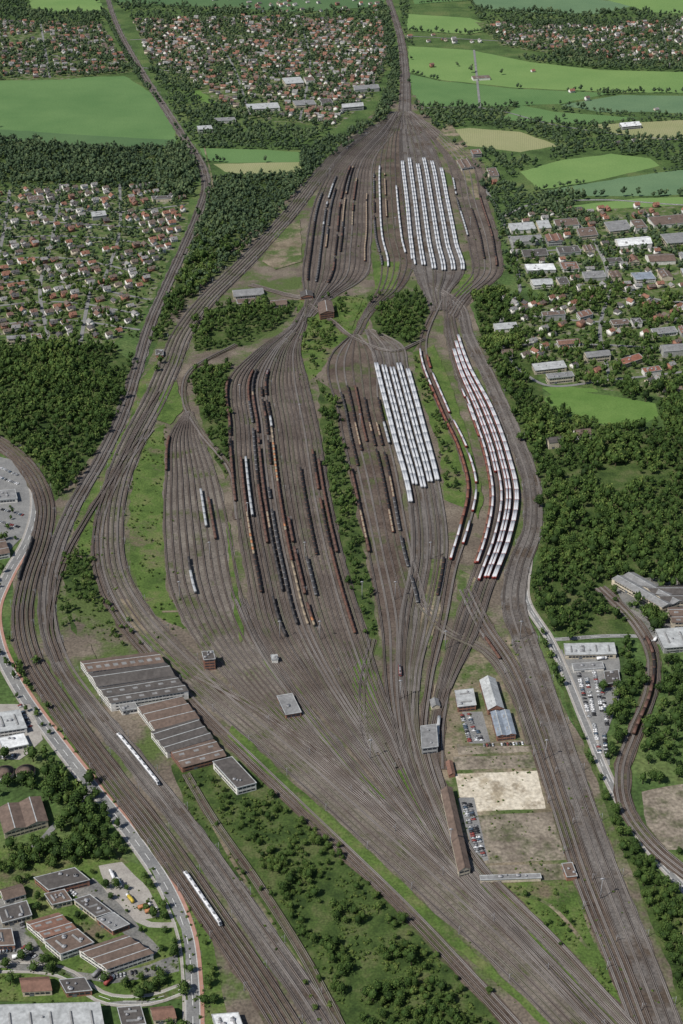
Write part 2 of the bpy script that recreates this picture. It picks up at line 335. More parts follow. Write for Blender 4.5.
ys('parking_ground',[(60,880),(96,880),(138,925),(160,950),(150,960),(120,930),(80,900)],'asphaltd','worn asphalt lane between workshops',1)
ys('parking_ground',[(-30,706),(30,704),(44,740),(20,760),(-30,760)],'pave','paved ground of the industrial plot',1)
ys('paved_ground',[(98,866),(122,862),(150,890),(160,916),(140,921),(108,892)],'pave','paved storage yard',1)
for px in [[(-80,345),(110,345),(138,366),(125,405),(100,445),(72,495),(50,500),(38,478),(0,442),(-80,420)],
           [(-80,134),(90,147),(185,146),(200,172),(190,200),(100,186),(-80,182)],
           [(478,300),(500,290),(525,340),(545,400),(560,420),(640,430),(760,430),(760,640),(640,635),(560,640),(525,605),(540,540),(535,490),(508,420),(480,350)],
           [(206,182),(250,176),(310,178),(286,212),(240,255),(190,300),(160,345),(150,340),(175,285),(202,215)]]:
    sheet('woodland_floor',px,'scrub','dark woodland floor under the trees','ground',amp=3,step=20)
POND=[[(592,478),(604,468),(622,464),(640,470),(642,484),(628,492),(606,492)],[(556,474),(580,469),(590,476),(570,484)],[(642,478),(668,472),(680,478),(660,486)]]
for pd in POND: sheet('pond',pd,'water','dark pond enclosed by trees','water',amp=3,z=0.16)
# ---------------------------------------------------------------- tracks
TR=[]; tidx=[0]; bidx=[0]; SLP=['slp1','slp2','slp3','slp1','slp4','slp2','slp3']; BAL=['bal1','bal2','bal3','bal4']
def add_track(L,s=None):
    i=tidx[0]; tidx[0]+=1; z=1.3+(i*7%60)*0.012
    mb=MB(); ribbon(L,-1.25,1.25,z,mb,0)
    railblock(L,-0.75,z+0.01,z+0.18,0.17,mb,1); railblock(L,0.75,z+0.01,z+0.18,0.17,mb,1)
    sm=M[s or random.choice(SLP)]
    obj('railway_track',mb.mesh('railway_track',[sm,M['rail']]),label='steel railway track on sleepers and ballast',cat='railway track',kind='structure')
    for p in L: mark(p[0],p[1],3)
    TR.append((L,z)); return L,z
def rank_list(n):
    order=[0,n-1] if n>1 else [0]; q=[(0,n-1)]
    while q:
        a,b_=q.pop(0)
        if b_-a>1:
            m=(a+b_)//2; order.append(m); q+= [(a,m),(m,b_)]
    r=[0]*n
    for k,i in enumerate(order): r[i]=k
    return r
def bundle(n,rows,bal=None,edge=2.4,step=12,slp=None,ts=None,sp=3.4):
    A=[P(r[0],r[1]) for r in rows]; B=[P(r[2],r[3]) for r in rows]
    C=[(a+b_)/2 for a,b_ in zip(A,B)]; ns=nseg(C,step)
    return _bundle(n,cr(A,ns),cr(B,ns),bal,edge,slp,ts,sp)
def _bundle(n,LA,LB,bal,edge,slp=None,ts=None,sp=3.4):
    C=(LA+LB)/2; N=normals(C); w=np.einsum('ij,ij->i',LB-LA,N)
    j=bidx[0]; bidx[0]+=1; z=0.56+0.016*j
    jit=np.array([noise.noise(Vector((p[0]*0.05,p[1]*0.05,j)))*3 for p in C])[:,None]
    sg=np.sign(np.sum(w))or 1
    mb=MB(); a=LA-N*sg*(edge+jit); b2=LB+N*sg*(edge-jit)
    if sg>0: strip(a,b2,z,mb)
    else: strip(b2,a,z,mb)
    obj('ballast_bed',mb.mesh('ballast_bed',[M[bal or BAL[j%4]]]),label='stained crushed stone ballast bed under tracks',cat='ballast',kind='structure')
    out=[]; rk=rank_list(n); nf=np.floor(np.abs(w)/sp)+1
    if ts: rk=[0]*n
    for i in range(n):
        t=ts[i] if ts else (i/(n-1) if n>1 else 0.5)
        L=LA*(1-t)+LB*t
        keep=np.ones(len(L),bool) if rk[i]<2 else nf>rk[i]
        if ts and i%2==1: keep=np.abs(w)/n>2.0
        idx=np.where(keep)[0]
        if len(idx)>=5:
            runs=np.split(idx,np.where(np.diff(idx)>1)[0]+1); r=max(runs,key=len); a0=max(0,r[0]-3); a1=min(len(L),r[-1]+4)
            L=L[a0:a1]
        out.append(add_track(L,slp))
    return out
def line_bundle(n,px,sp=4.6,w=None,**k):
    L=curve(px); N=normals(L)
    if w is None: ww=np.full(len(L),(n-1)*sp/2)
    else: ww=np.interp(np.linspace(0,1,len(L)),np.linspace(0,1,len(w)),w)/2
    ww=ww[:,None]
    return _bundle(n,L-N*ww,L+N*ww,k.get('bal'),k.get('edge',2.6),k.get('slp'))
def pairs(nb,off): return [min(1.02,max(-.02,k/(nb-1)+s*off)) for k in range(nb) for s in (-1,1)]
T={}
T['L1']=line_bundle(4,[(104,-14),(118,28),(135,60),(158,98),(182,135),(203,170),(206,185),(198,215),(184,248),(165,290),(150,325),(135,375),(120,420),(98,465),(75,505),(58,545),(48,585),(48,622),(62,665),(95,712),(142,770),(200,845),(256,925),(318,1015),(340,1050)],w=[10,10,11,14,15,15,15,16,18],bal='bal2')
T['L2']=line_bundle(5,[(-60,424),(-10,438),(15,455),(36,480),(45,507),(41,540),(28,580),(22,620),(32,662),(62,710),(106,770),(160,840),(214,918),(268,998),(300,1050)],sp=5.0,bal='bal3')
T['S']=line_bundle(6,[(378,125),(350,143),(320,175),(285,220),(240,268),(205,303),(182,335),(168,370),(155,400),(135,438),(118,480),(110,530),(115,575),(137,615),(178,660),(228,706),(292,760),(372,832),(452,905),(530,978),(600,1050)],w=[18,28,30,32,30,28,27],bal='bal4',edge=3)
T['S2']=line_bundle(2,[(160,392),(138,428),(112,478),(86,520),(66,556),(54,595),(50,630),(60,662)],bal='bal3')
T['S3']=line_bundle(3,[(150,430),(120,472),(100,520),(99,570),(117,614),(152,660),(200,712),(262,772),(335,842),(410,915),(480,990),(535,1050)],sp=5,bal='bal3')
T['C1']=bundle(10,[(186,412,192,412),(173,430,198,430),(166,480,212,465),(165,540,228,530),(172,592,240,592),(192,635,258,640),(232,684,296,692),(300,752,342,752),(390,826,398,822),(484,908,488,905)],bal='bal4',slp='slp1')
T['C2']=bundle(20,[(303,308,309,308),(292,325,305,325),(258,350,300,352),(232,375,306,378),(230,430,318,430),(235,500,330,500),(246,570,346,570),(262,635,364,630),(302,690,382,690),(350,748,402,742),(400,808,424,802),(442,862,454,858),(508,932,516,928),(590,1022,598,1018),(618,1050,624,1048)],bal='bal1')
T['X4']=line_bundle(3,[(240,600),(262,648),(296,698),(352,768),(418,838),(500,918),(576,1000),(620,1050)],sp=4.8,bal='bal2')
T['X5']=line_bundle(2,[(196,676),(250,705),(318,752),(388,808),(450,868),(530,948),(604,1028)],sp=4.8,bal='bal3')
T['X6']=line_bundle(2,[(300,640),(330,700),(372,762),(414,815),(462,872)],sp=4.8,bal='bal1')
T['X7']=line_bundle(2,[(372,640),(362,690),(366,740),(392,792),(440,852),(510,930)],sp=4.8,bal='bal3')
T['D']=bundle(7,[(352,335,358,335),(334,352,372,352),(340,420,378,400),(355,490,395,470),(370,560,410,550),(382,630,426,615),(388,700,415,680),(402,760,414,745),(430,820,436,812),(462,872,466,870),(530,945,533,942),(612,1030,615,1028)],bal='bal3')
T['E']=bundle(10,[(366,330,372,330),(372,350,400,345),(377,372,407,368),(394,440,424,430),(410,505,439,490),(412,560,446,550),(402,615,436,610),(400,670,420,670),(412,740,420,740),(434,805,440,805),(470,868,474,866),(545,945,550,942),(625,1030,630,1028)],bal='bal2',ts=pairs(5,.05))
T['F1']=bundle(2,[(438,300,442,300),(420,345,426,345),(440,410,446,408),(461,457,468,455),(468,490,476,488),(460,530,468,530),(449,568,456,568),(440,620,446,620),(426,690,430,690),(422,740,426,740),(440,800,443,800),(474,860,478,860),(555,942,558,942),(635,1030,638,1030)],bal='bal3')
T['F2']=bundle(8,[(444,296,450,296),(446,335,456,330),(455,372,468,366),(473,420,492,412),(486,462,508,456),(491,500,517,500),(484,540,509,542),(472,575,491,590),(455,625,478,630),(438,690,450,690),(430,740,434,740),(444,795,446,795)],bal='bal1',ts=pairs(4,.06))
T['F3']=line_bundle(4,[(430,285),(458,305),(468,335),(490,380),(514,435),(532,490),(532,530),(518,570),(514,605),(526,645),(547,705),(574,785),(606,875),(644,970),(674,1050)],w=[12,15,18,20,24,22,22],bal='bal2')
T['F4']=line_bundle(4,[(466,590),(483,625),(512,670),(535,730),(558,800),(586,885),(622,975),(650,1050)],sp=5,bal='bal3')
T['F5']=line_bundle(3,[(418,600),(446,632),(486,652),(514,690),(534,745)],sp=4.8,bal='bal1')
T['trunk']=line_bundle(4,[(384,-14),(392,10),(400,35),(404,60),(405,90),(404,130)],bal='bal2',w=[14,16,20,30])
T['A']=bundle(14,[(392,112,400,112),(372,130,396,128),(335,165,374,160),(316,200,371,195),(306,250,370,245),(303,280,362,280),(306,300,330,300),(304,318,312,318)],bal='bal1')
T['B0']=bundle(6,[(400,112,404,112),(384,135,400,132),(375,165,400,162),(374,200,403,200),(376,240,408,240),(382,268,412,268),(378,290,400,290),(366,310,375,310),(354,335,360,335)],bal='bal3')
T['B']=bundle(12,[(402,112,408,112),(401,135,424,132),(402,160,438,160),(407,205,448,205),(411,245,456,245),(416,275,462,275),(425,295,448,295),(432,312,446,310)],bal='bal2',ts=pairs(6,.027))
T['B2']=bundle(6,[(408,112,412,112),(428,135,450,140),(446,160,478,165),(458,205,486,200),(470,250,500,250),(472,275,500,275),(455,296,470,300),(444,312,458,320)],bal='bal1')
T['R']=line_bundle(3,[(600,588),(634,622),(652,655),(650,695),(634,735),(622,775),(628,812),(652,845),(700,885)],bal='bal3',sp=5.5)
T['W']=line_bundle(2,[(236,345),(190,372),(184,400),(200,432),(230,470),(238,520)],bal='bal3')
T['X1']=line_bundle(2,[(425,340),(392,352),(360,342),(330,320),(309,305)],bal='bal3')
T['X3']=line_bundle(3,[(250,285),(300,298),(312,300)],bal='bal1')
T['WS']=line_bundle(2,[(446,690),(440,735),(440,770)],bal='bal3')
T['OV']=line_bundle(2,[(186,775),(214,822),(258,885),(308,965),(352,1050)],bal='bal3',slp='slp4',sp=5.5,edge=1)
# ---------------------------------------------------------------- roads
rz=[0]
def road(px,w,m='asphalt',mark_c=True,kerb=True,cycle=False,label='asphalt road with painted markings'):
    L=curve(px,10); rz[0]+=1; z=0.42+rz[0]*.003
    mb=MB(); ribbon(L,-w/2,w/2,z,mb,0)
    obj('road',mb.mesh('road',[M[m]]),label=label,cat='road',kind='structure')
    if kerb:
        mb=MB(); railblock(L,-w/2-0.2,0,z+0.12,0.4,mb,0); railblock(L,w/2+0.2,0,z+0.12,0.4,mb,0)
        obj('kerb',mb.mesh('kerb',[M['kerb']]),label='pale stone kerb along the road',cat='kerb',kind='structure')
        mb=MB(); ribbon(L,-w/2-2.6,-w/2-0.4,z+0.1,mb,0); ribbon(L,w/2+0.4,w/2+(3.4 if cycle else 2.6),z+0.1,mb,1 if cycle else 0)
        obj('pavement',mb.mesh('pavement',[M['pave'],M['cycle']]),label='pavement and reddish cycle path along the road' if cycle else 'pale pavement along the road',cat='pavement',kind='structure')
    if mark_c:
        mb=MB(); N=normals(L)
        for k in range(0,len(L)-1,2):
            a=L[k:k+2]; nn=N[k:k+2]; strip(a-nn*0.15,a+nn*0.15,z+0.012,mb)
        for off in (-w/2+0.3,w/2-0.3): ribbon(L,off-0.08,off+0.08,z+0.012,mb)
        obj('road_marking',mb.mesh('road_marking',[M['paint']]),label='white painted centre and edge lines',cat='road marking',kind='structure')
    N=normals(L)
    for p,n in zip(L,N):
        for o in np.arange(-w/2-2,w/2+2.1,3): q=p+n*o; mark(q[0],q[1],0)
    return L
RD={}
RD['main']=road([(-60,428),(0,446),(22,462),(34,484),(36,510),(28,540),(8,575),(-6,610),(-2,645),(20,690),(54,738),(93,788),(135,840),(168,890),(186,935),(192,985),(193,1050)],11,cycle=True)
road([(-20,610),(-40,700)],7)
road([(36,510),(18,528),(-20,536)],6,kerb=False,mark_c=False)
road([(-60,978),(0,968),(60,972),(110,1000),(150,1000),(192,985)],7,cycle=False)
road([(93,790),(60,820),(30,850),(-30,862)],6,kerb=False,mark_c=False)
road([(90,880),(120,905),(150,925),(176,925)],6,m='pave',kerb=False,mark_c=False)
RD['right']=road([(528,560),(526,600),(550,640),(568,680),(588,730),(614,790),(650,850),(700,905)],6,mark_c=True)
road([(552,640),(620,636),(690,640)],6,kerb=False)
road([(560,212),(590,235),(604,260),(622,290),(660,300),(760,300)],7,kerb=False)
road([(500,218),(530,205),(600,200),(683,205),(760,205)],7,kerb=False)
road([(515,255),(560,250),(600,250),(683,246),(760,240)],7,mark_c=False,kerb=False)
road([(483,185),(500,215),(515,255),(520,290)],6,mark_c=False,kerb=False)
road([(520,290),(500,330),(520,370),(545,385),(610,380),(683,372),(760,360)],6,mark_c=False,kerb=False)
road([(610,290),(600,330),(610,380)],6,mark_c=False,kerb=False)
road([(560,650),(575,700),(600,750)],5,kerb=False,mark_c=False)
for px in [[(-40,196),(40,206),(120,212),(185,205)],[(-40,240),(50,236),(120,240),(170,250)],[(-40,290),(40,280),(100,290),(150,300)],[(60,184),(52,240),(40,290),(50,345)],[(120,184),(118,240),(100,290)],[(-40,330),(60,320),(140,330)],[(-40,218),(50,222),(140,228)],[(-40,262),(60,258),(150,275)],[(-40,310),(60,302),(140,314)],[(10,190),(0,250),(-20,320)],[(90,290),(80,345)],
           [(-80,50),(60,56),(130,66),(240,80),(340,95)],[(200,20),(230,60),(250,115)],[(300,20),(310,60),(300,120)],[(130,40),(240,36),(385,50)],[(40,20),(50,78)],
           [(405,36),(480,40),(560,44),(683,40),(800,36)],[(560,28),(580,56)],[(660,20),(670,68)],[(414,108),(480,108),(560,126),(683,140),(760,140)],[(480,108),(474,50)],[(520,315),(600,322),(683,318)],[(505,345),(600,345),(683,350)]]:
    road(px,6,mark_c=False,kerb=False,label='narrow asphalt residential street')
for px in [[(204,145),(212,200),(190,250),(168,300)],[(200,800),(232,860),(270,920),(320,1000),(345,1050)],[(460,745),(540,745)],[(490,890),(540,900),(590,950)],[(162,612),(250,610)]]:
    road(px,3.5,m='sand',mark_c=False,kerb=False,label='pale dirt service track beside rails')
# ---------------------------------------------------------------- buildings
for k,c in dict(w_white=(0.62,0.60,0.56),w_cream=(0.5,0.44,0.34),w_brick=(0.26,0.13,0.09),w_grey=(0.33,0.33,0.32),
    r_dark=(0.08,0.072,0.067),r_grey=(0.19,0.19,0.19),r_light=(0.35,0.36,0.36),r_white=(0.60,0.61,0.61),r_brown=(0.125,0.09,0.072),r_red=(0.22,0.095,0.065),r_rust=(0.17,0.095,0.07),r_blue=(0.2,0.23,0.27),
    h_red=(0.215,0.105,0.072),h_rust=(0.15,0.09,0.07),h_dark=(0.08,0.075,0.075),h_brown=(0.125,0.098,0.082),h_grey=(0.21,0.205,0.20),
    glass=(0.035,0.04,0.05),metal=(0.28,0.28,0.29),door=(0.12,0.13,0.14)).items():
    M[k]=plain(k,c,0.35 if k=='glass' else 0.8,s=0.12 if k[0]=='r' else 0.9,amt=0.2)
rname=dict(r_dark='dark bitumen',r_grey='grey',r_light='light grey',r_white='white',r_brown='brown',r_red='red tiled',r_rust='rust red',r_blue='blue grey')
BN=[0]
def building(px,h,roof='flat',rm='r_grey',wm='w_white',bays=1,name='warehouse',extra='',sky=0,bands=True,cat='building'):
    c=[P(x,y,h) for x,y in px]
    A=sum(c[i][0]*c[(i+1)%4][1]-c[(i+1)%4][0]*c[i][1] for i in range(4))
    if A<0: c=[c[0],c[3],c[2],c[1]]
    cen=sum(c)/4; BN[0]+=1
    if np.linalg.norm(c[1]-c[0])<np.linalg.norm(c[3]-c[0]): c=c[1:]+c[:1]
    c=[p-cen for p in c]
    U=(c[1]-c[0]+c[2]-c[3])/2; W=(c[3]-c[0]+c[2]-c[1])/2; O=-(U+W)/2
    def q(u,w,z): p=O+U*u+W*w; return (p[0],p[1],z)
    lu,lw=np.linalg.norm(U),np.linalg.norm(W)
    e=bpy.data.objects.new(name,None); link(e,label=f"{name.replace('_',' ')} with {rname[rm]} {'flat' if roof=='flat' else 'pitched'} roof{extra}",cat=cat)
    e.location=(cen[0],cen[1],0)
    rise=0.0
    wb=MB(); rb=MB(); ea,eb=0.5/lu,0.5/lw
    cs=[(0,0),(1,0),(1,1),(0,1)]
    for i in range(4):
        a,b_=cs[i],cs[(i+1)%4]; wb.poly([q(*a,0),q(*b_,0),q(*b_,h),q(*a,h)],0)
    if roof=='flat':
        lo=[q(-ea,-eb,h),q(1+ea,-eb,h),q(1+ea,1+eb,h),q(-ea,1+eb,h)]; hi=[(a,b_,z+0.6) for a,b_,z in lo]
        ih=[q(ea*.2,eb*.2,h+0.6),q(1-ea*.2,eb*.2,h+0.6),q(1-ea*.2,1-eb*.2,h+0.6),q(ea*.2,1-eb*.2,h+0.6)]; il=[(a,b_,h+0.25) for a,b_,z in ih]
        for i in range(4):
            j=(i+1)%4; rb.poly([lo[i],lo[j],hi[j],hi[i]],1); rb.poly([hi[i],hi[j],ih[j],ih[i]],1); rb.poly([ih[i],ih[j],il[j],il[i]],1)
        rb.poly(il,0); ztop=h+0.25
    else:
        for k in range(bays):
            w0,w1=k/bays,(k+1)/bays; wm_=(w0+w1)/2 if roof=='gable' else w0+(w1-w0)*0.8
            rise=(w1-w0)*lw*(0.32 if bays==1 and lw<18 else 0.15); rise=min(rise,5)
            o0=eb if k==0 else 0; o1=eb if k==bays-1 else 0
            rb.poly([q(-ea,w0-o0,h),q(1+ea,w0-o0,h),q(1+ea,wm_,h+rise),q(-ea,wm_,h+rise)],0)
            rb.poly([q(-ea,wm_,h+rise),q(1+ea,wm_,h+rise),q(1+ea,w1+o1,h),q(-ea,w1+o1,h)],2 if roof=='saw' else 0)
            for u in (0,1):
                t=[q(u,w0,h),q(u,w1,h),q(u,wm_,h+rise)]; wb.poly(t if u else t[::-1],0)
            rb.poly([q(-ea,wm_-0.45/lw,h+rise+0.06),q(1+ea,wm_-0.45/lw,h+rise+0.06),q(1+ea,wm_+0.45/lw,h+rise+0.06),q(-ea,wm_+0.45/lw,h+rise+0.06)],1)
        ztop=h
    obj('wall',wb.mesh('wall',[M[wm]]),parent=e)
    ro=obj('roof',rb.mesh('roof',[M[rm],M['r_light'] if (roof=='flat' or lw>18) else M[rm],M['glass']]),parent=e)
    if roof=='flat':
        for s in range(sky):
            u=(s+0.5)/sky; a,b_=1.2/lu,0.28
            mb=MB(); lo=[q(u-a,0.5-b_,ztop+.01),q(u+a,0.5-b_,ztop+.01),q(u+a,0.5+b_,ztop+.01),q(u-a,0.5+b_,ztop+.01)]
            r0=q(u,0.5-b_,ztop+1.1); r1=q(u,0.5+b_,ztop+1.1)
            mb.poly([lo[0],lo[1],r0]); mb.poly([lo[2],lo[3],r1]); mb.poly([lo[1],lo[2],r1,r0]); mb.poly([lo[3],lo[0],r0,r1])
            obj('skylight',mb.mesh('skylight',[M['r_grey']]),parent=ro)
        rr=random.Random(BN[0])
        for s in range(rr.randint(2,4)):
            u,w=rr.uniform(.15,.85),rr.uniform(.15,.85); p=q(u,w,ztop+.01); mb=MB(); d=rr.uniform(.8,2.0); mb.box(p[0]-d,p[0]+d,p[1]-d*.7,p[1]+d*.7,p[2],p[2]+1.3,0,0.1,0.1); mb.cyl((p[0],p[1],p[2]+1.3),.4,.5,n=6)
            obj('roof_vent',mb.mesh('roof_vent',[M['metal']]),parent=ro)
    elif sky:
        for k in range(bays):
            for s in range(sky):
                u=(s+.5)/sky; w0=(k+.16)/bays; w1=(k+.32)/bays
                z_a=h+rise*(.16/.5 if roof=='gable' else .2)+.12; z_b=h+rise*(.32/.5 if roof=='gable' else .4)+.12; a=min(.3/sky,2.5/lu)
                mb=MB(); mb.poly([q(u-a,w0,z_a),q(u+a,w0,z_a),q(u+a,w1,z_b),q(u-a,w1,z_b)])
                obj('skylight',mb.mesh('skylight',[M['r_grey']]),parent=ro)
    if bands:
        st=max(1,int(h/3.4))
        for s in range(st):
            zb=(s+.35)*h/st; zt_=(s+.75)*h/st
            for i in range(4):
                a,b_=np.array(cs[i]),np.array(cs[(i+1)%4]); n=a+b_-1
                off=np.array([n[0]*.08/lu,n[1]*.08/lw]); d=b_-a
                p1=a+d*.06+off; p2=b_-d*.06+off
                mb=MB(); mb.poly([q(*p1,zb),q(*p2,zb),q(*p2,zt_),q(*p1,zt_)])
                L_=lu if abs(d[0])>0 else lw; nm=int(L_/4)
                for k in range(nm+1):
                    t=k/max(1,nm); w_=.25/L_; pa=p1+(p2-p1)*max(0,t-w_)+off*.7; pb=p1+(p2-p1)*min(1,t+w_)+off*.7
                    mb.poly([q(*pa,zb),q(*pb,zb),q(*pb,zt_),q(*pa,zt_)],1)
                obj('window',mb.mesh('window',[M['glass'],M[wm]]),parent=e)
    dd=MB(); a=1.8/lu; off=.1/lw
    dd.poly([q(.3-a,-off*1.6,0),q(.3+a,-off*1.6,0),q(.3+a,-off*1.6,min(3.4,h*.6)),q(.3-a,-off*1.6,min(3.4,h*.6))])
    obj('door',dd.mesh('door',[M['door']]),parent=e)
    for u in np.linspace(-.03,1.03,max(3,int(lu/2.5))):
        for w in np.linspace(-.03,1.03,max(3,int(lw/2.5))):
            p=q(u,w,0); mark(cen[0]+p[0],cen[1]+p[1],1)
    return e
B=building
B([(80,661),(156,652),(164,662),(88,672)],11,'gable','r_brown','w_white',1,'train_depot',' beside main line',sky=9)
B([(88,673),(165,663),(174,675),(98,687)],11,'gable','r_dark','w_white',1,'train_depot',' beside main line',sky=0)
B([(98,688),(175,676),(188,691),(111,703)],11,'gable','r_dark','w_white',2,'train_depot',' beside main line',sky=6)
B([(138,706),(180,697),(200,718),(154,730)],8,'saw','r_brown','w_white',3,'workshop',' in depot',sky=0)
B([(150,731),(197,719),(212,737),(168,753)],8,'gable','r_dark','w_white',3,'workshop',' in depot',sky=0)
B([(170,750),(213,740),(226,755),(182,768)],7,'gable','r_brown','w_brick',2,'workshop',' in depot',sky=3)
B([(213,761),(232,758),(256,782),(237,789)],9,'flat','r_dark','w_white',1,'engine_shed',' beside scrub',sky=0)
B([(118,704),(134,702),(138,708),(122,711)],6,'flat','r_grey','w_white',1,'office_building',' beside depot')
B([(277,696),(292,694),(301,712),(286,715)],6,'flat','r_grey','w_brick',1,'signal_building',' between tracks')
B([(202,652),(213,651),(215,659),(204,660)],14,'flat','r_dark','w_brick',1,'signal_box',' between tracks')
B([(271,655),(277,655),(278,659),(272,660)],6,'flat','r_light','w_white',1,'hut',' between tracks',bands=False)
B([(318,303),(332,301),(334,312),(320,314)],11,'gable','r_brown','w_brick',1,'signal_box',' on hump')
B([(300,292),(312,291),(313,296),(301,297)],6,'gable','r_dark','w_brick',1,'hut',' on hump')
B([(441,790),(452,788),(470,868),(459,872)],8,'gable','r_brown','w_cream',1,'long_shed',' beside apron',sky=0)
B([(455,691),(473,689),(476,705),(458,707)],7,'flat','r_light','w_brick',1,'workshop',' beside parked cars',sky=2)
B([(480,680),(495,679),(504,708),(488,710)],7,'gable','r_light','w_brick',1,'workshop',' beside tracks',sky=3)
B([(491,712),(509,710),(516,734),(497,736)],7,'gable','r_blue','w_brick',2,'workshop',' beside tracks',sky=2)
B([(421,726),(436,725),(438,746),(422,749)],9,'flat','r_grey','w_grey',1,'office_building',' between tracks')
B([(430,700),(438,699),(440,706),(432,707)],5,'gable','r_grey','w_cream',1,'hut',' between tracks',bands=False)
B([(480,876),(540,874),(541,878),(481,880)],4,'flat','r_grey','w_cream',1,'garage_row',' beside stained apron',bands=False)
B([(562,864),(572,863),(577,876),(567,877)],5,'flat','r_brown','w_brick',1,'hut',' beside stained apron',bands=False)
B([(446,762),(452,761),(455,774),(449,775)],4,'gable','r_rust','w_brick',1,'hut',' beside apron',bands=False)
B([(612,578),(634,573),(684,600),(662,608)],8,'gable','r_grey','w_cream',2,'warehouse',' near woods',sky=0)
B([(640,586),(700,586),(720,602),(666,602)],8,'gable','r_dark','w_cream',2,'warehouse',' near woods',sky=0)
B([(668,608),(720,606),(726,622),(672,622)],8,'gable','r_brown','w_cream',2,'warehouse',' near woods',sky=4)
B([(655,630),(700,626),(708,645),(665,648)],7,'flat','r_light','w_grey',1,'warehouse',' near woods',sky=3)
B([(564,644),(614,643),(616,654),(566,655)],6,'flat','r_light','w_cream',1,'workshop',' beside car park',sky=4)
B([(572,664),(602,662),(604,668),(574,670)],4,'flat','r_grey','w_white',1,'garage_row',' beside car park',bands=False)
B([(655,906),(674,903),(684,915),(664,919)],7,'gable','r_brown','w_cream',1,'house',' beside the road') if False else None
B([(684,926),(706,920),(716,940),(692,950)],9,'gable','r_brown','w_cream',2,'warehouse',' beside the tracks',sky=3)
B([(604,672),(618,670),(620,682),(606,684)],5,'flat','r_dark','w_brick',1,'workshop',' beside car park')
B([(0,806),(38,799),(50,818),(2,836)],8,'gable','r_brown','w_cream',2,'warehouse',' among trees',sky=0)
B([(26,922),(58,913),(76,928),(44,938)],8,'gable','r_rust','w_white',2,'warehouse',' on industrial estate',sky=3)
B([(45,940),(77,930),(94,942),(60,955)],8,'flat','r_brown','w_white',1,'warehouse',' on industrial estate',sky=2)
B([(80,950),(124,935),(154,953),(106,969)],8,'gable','r_brown','w_white',3,'warehouse',' on industrial estate',sky=0)
B([(74,900),(90,895),(112,912),(96,917)],6,'flat','r_dark','w_cream',1,'workshop',' on industrial estate',sky=3)
B([(98,919),(113,913),(130,924),(112,931)],6,'flat','r_grey','w_brick',1,'workshop',' on industrial estate',sky=0)
B([(35,878),(74,868),(90,880),(48,890)],7,'flat','r_dark','w_brick',1,'workshop',' on industrial estate',sky=0)
B([(45,894),(64,890),(72,900),(52,905)],6,'flat','r_brown','w_cream',1,'workshop',' on industrial estate',sky=2)
B([(0,908),(24,902),(34,914),(0,924)],6,'flat','r_dark','w_cream',1,'workshop',' on industrial estate',sky=2)
B([(-30,930),(10,930),(16,944),(-30,948)],6,'flat','r_brown','w_brick',1,'workshop',' on industrial estate',sky=2)
B([(0,890),(20,884),(26,894),(4,900)],6,'gable','r_brown','w_white',1,'house',' on industrial estate')
B([(60,980),(84,978),(92,990),(66,993)],6,'flat','r_dark','w_brick',1,'workshop',' on industrial estate',sky=0)
B([(20,978),(48,977),(52,990),(22,992)],6,'gable','r_rust','w_cream',1,'workshop',' on industrial estate',sky=0)
B([(120,842),(132,840),(140,850),(127,853)],5,'gable','r_brown','w_white',1,'house',' beside the road') if False else None
B([(-20,1006),(98,1003),(108,1040),(-20,1044)],9,'flat','r_light','w_cream',1,'warehouse',' on industrial estate',sky=6)
B([(118,1008),(140,1006),(146,1024),(122,1026)],6,'flat','r_dark','w_cream',1,'warehouse',' on industrial estate',sky=2)
B([(150,1008),(172,1006),(176,1018),(154,1020)],6,'gable','r_rust','w_cream',1,'house',' on industrial estate')
B([(212,1015),(238,1013),(244,1030),(218,1032)],6,'flat','r_white','w_white',1,'workshop',' beside the road',sky=2)
B([(-20,716),(18,710),(28,728),(-16,734)],7,'flat','r_light','w_white',1,'warehouse',' beside the road',sky=3)
B([(0,738),(22,734),(30,744),(2,750)],5,'flat','r_white','w_white',1,'workshop',' beside the road')
B([(-20,492),(14,490),(18,498),(-20,502)],6,'flat','r_grey','w_white',1,'workshop',' beside the road',sky=2)
B([(-30,545),(4,540),(10,552),(-26,560)],7,'gable','r_brown','w_white',2,'workshop',' beside the road')
B([(156,350),(163,350),(163,355),(156,355)],5,'flat','r_dark','w_brick',1,'hut',' beside the tracks',bands=False)
B([(232,290),(262,288),(264,294),(234,297)],6,'gable','r_grey','w_cream',1,'workshop',' beside trees')
B([(236,299),(256,298),(258,302),(238,304)],5,'flat','r_brown','w_cream',1,'workshop',' beside trees')
B([(270,300),(286,299),(287,304),(271,306)],5,'gable','r_brown','w_cream',1,'workshop',' beside tracks')
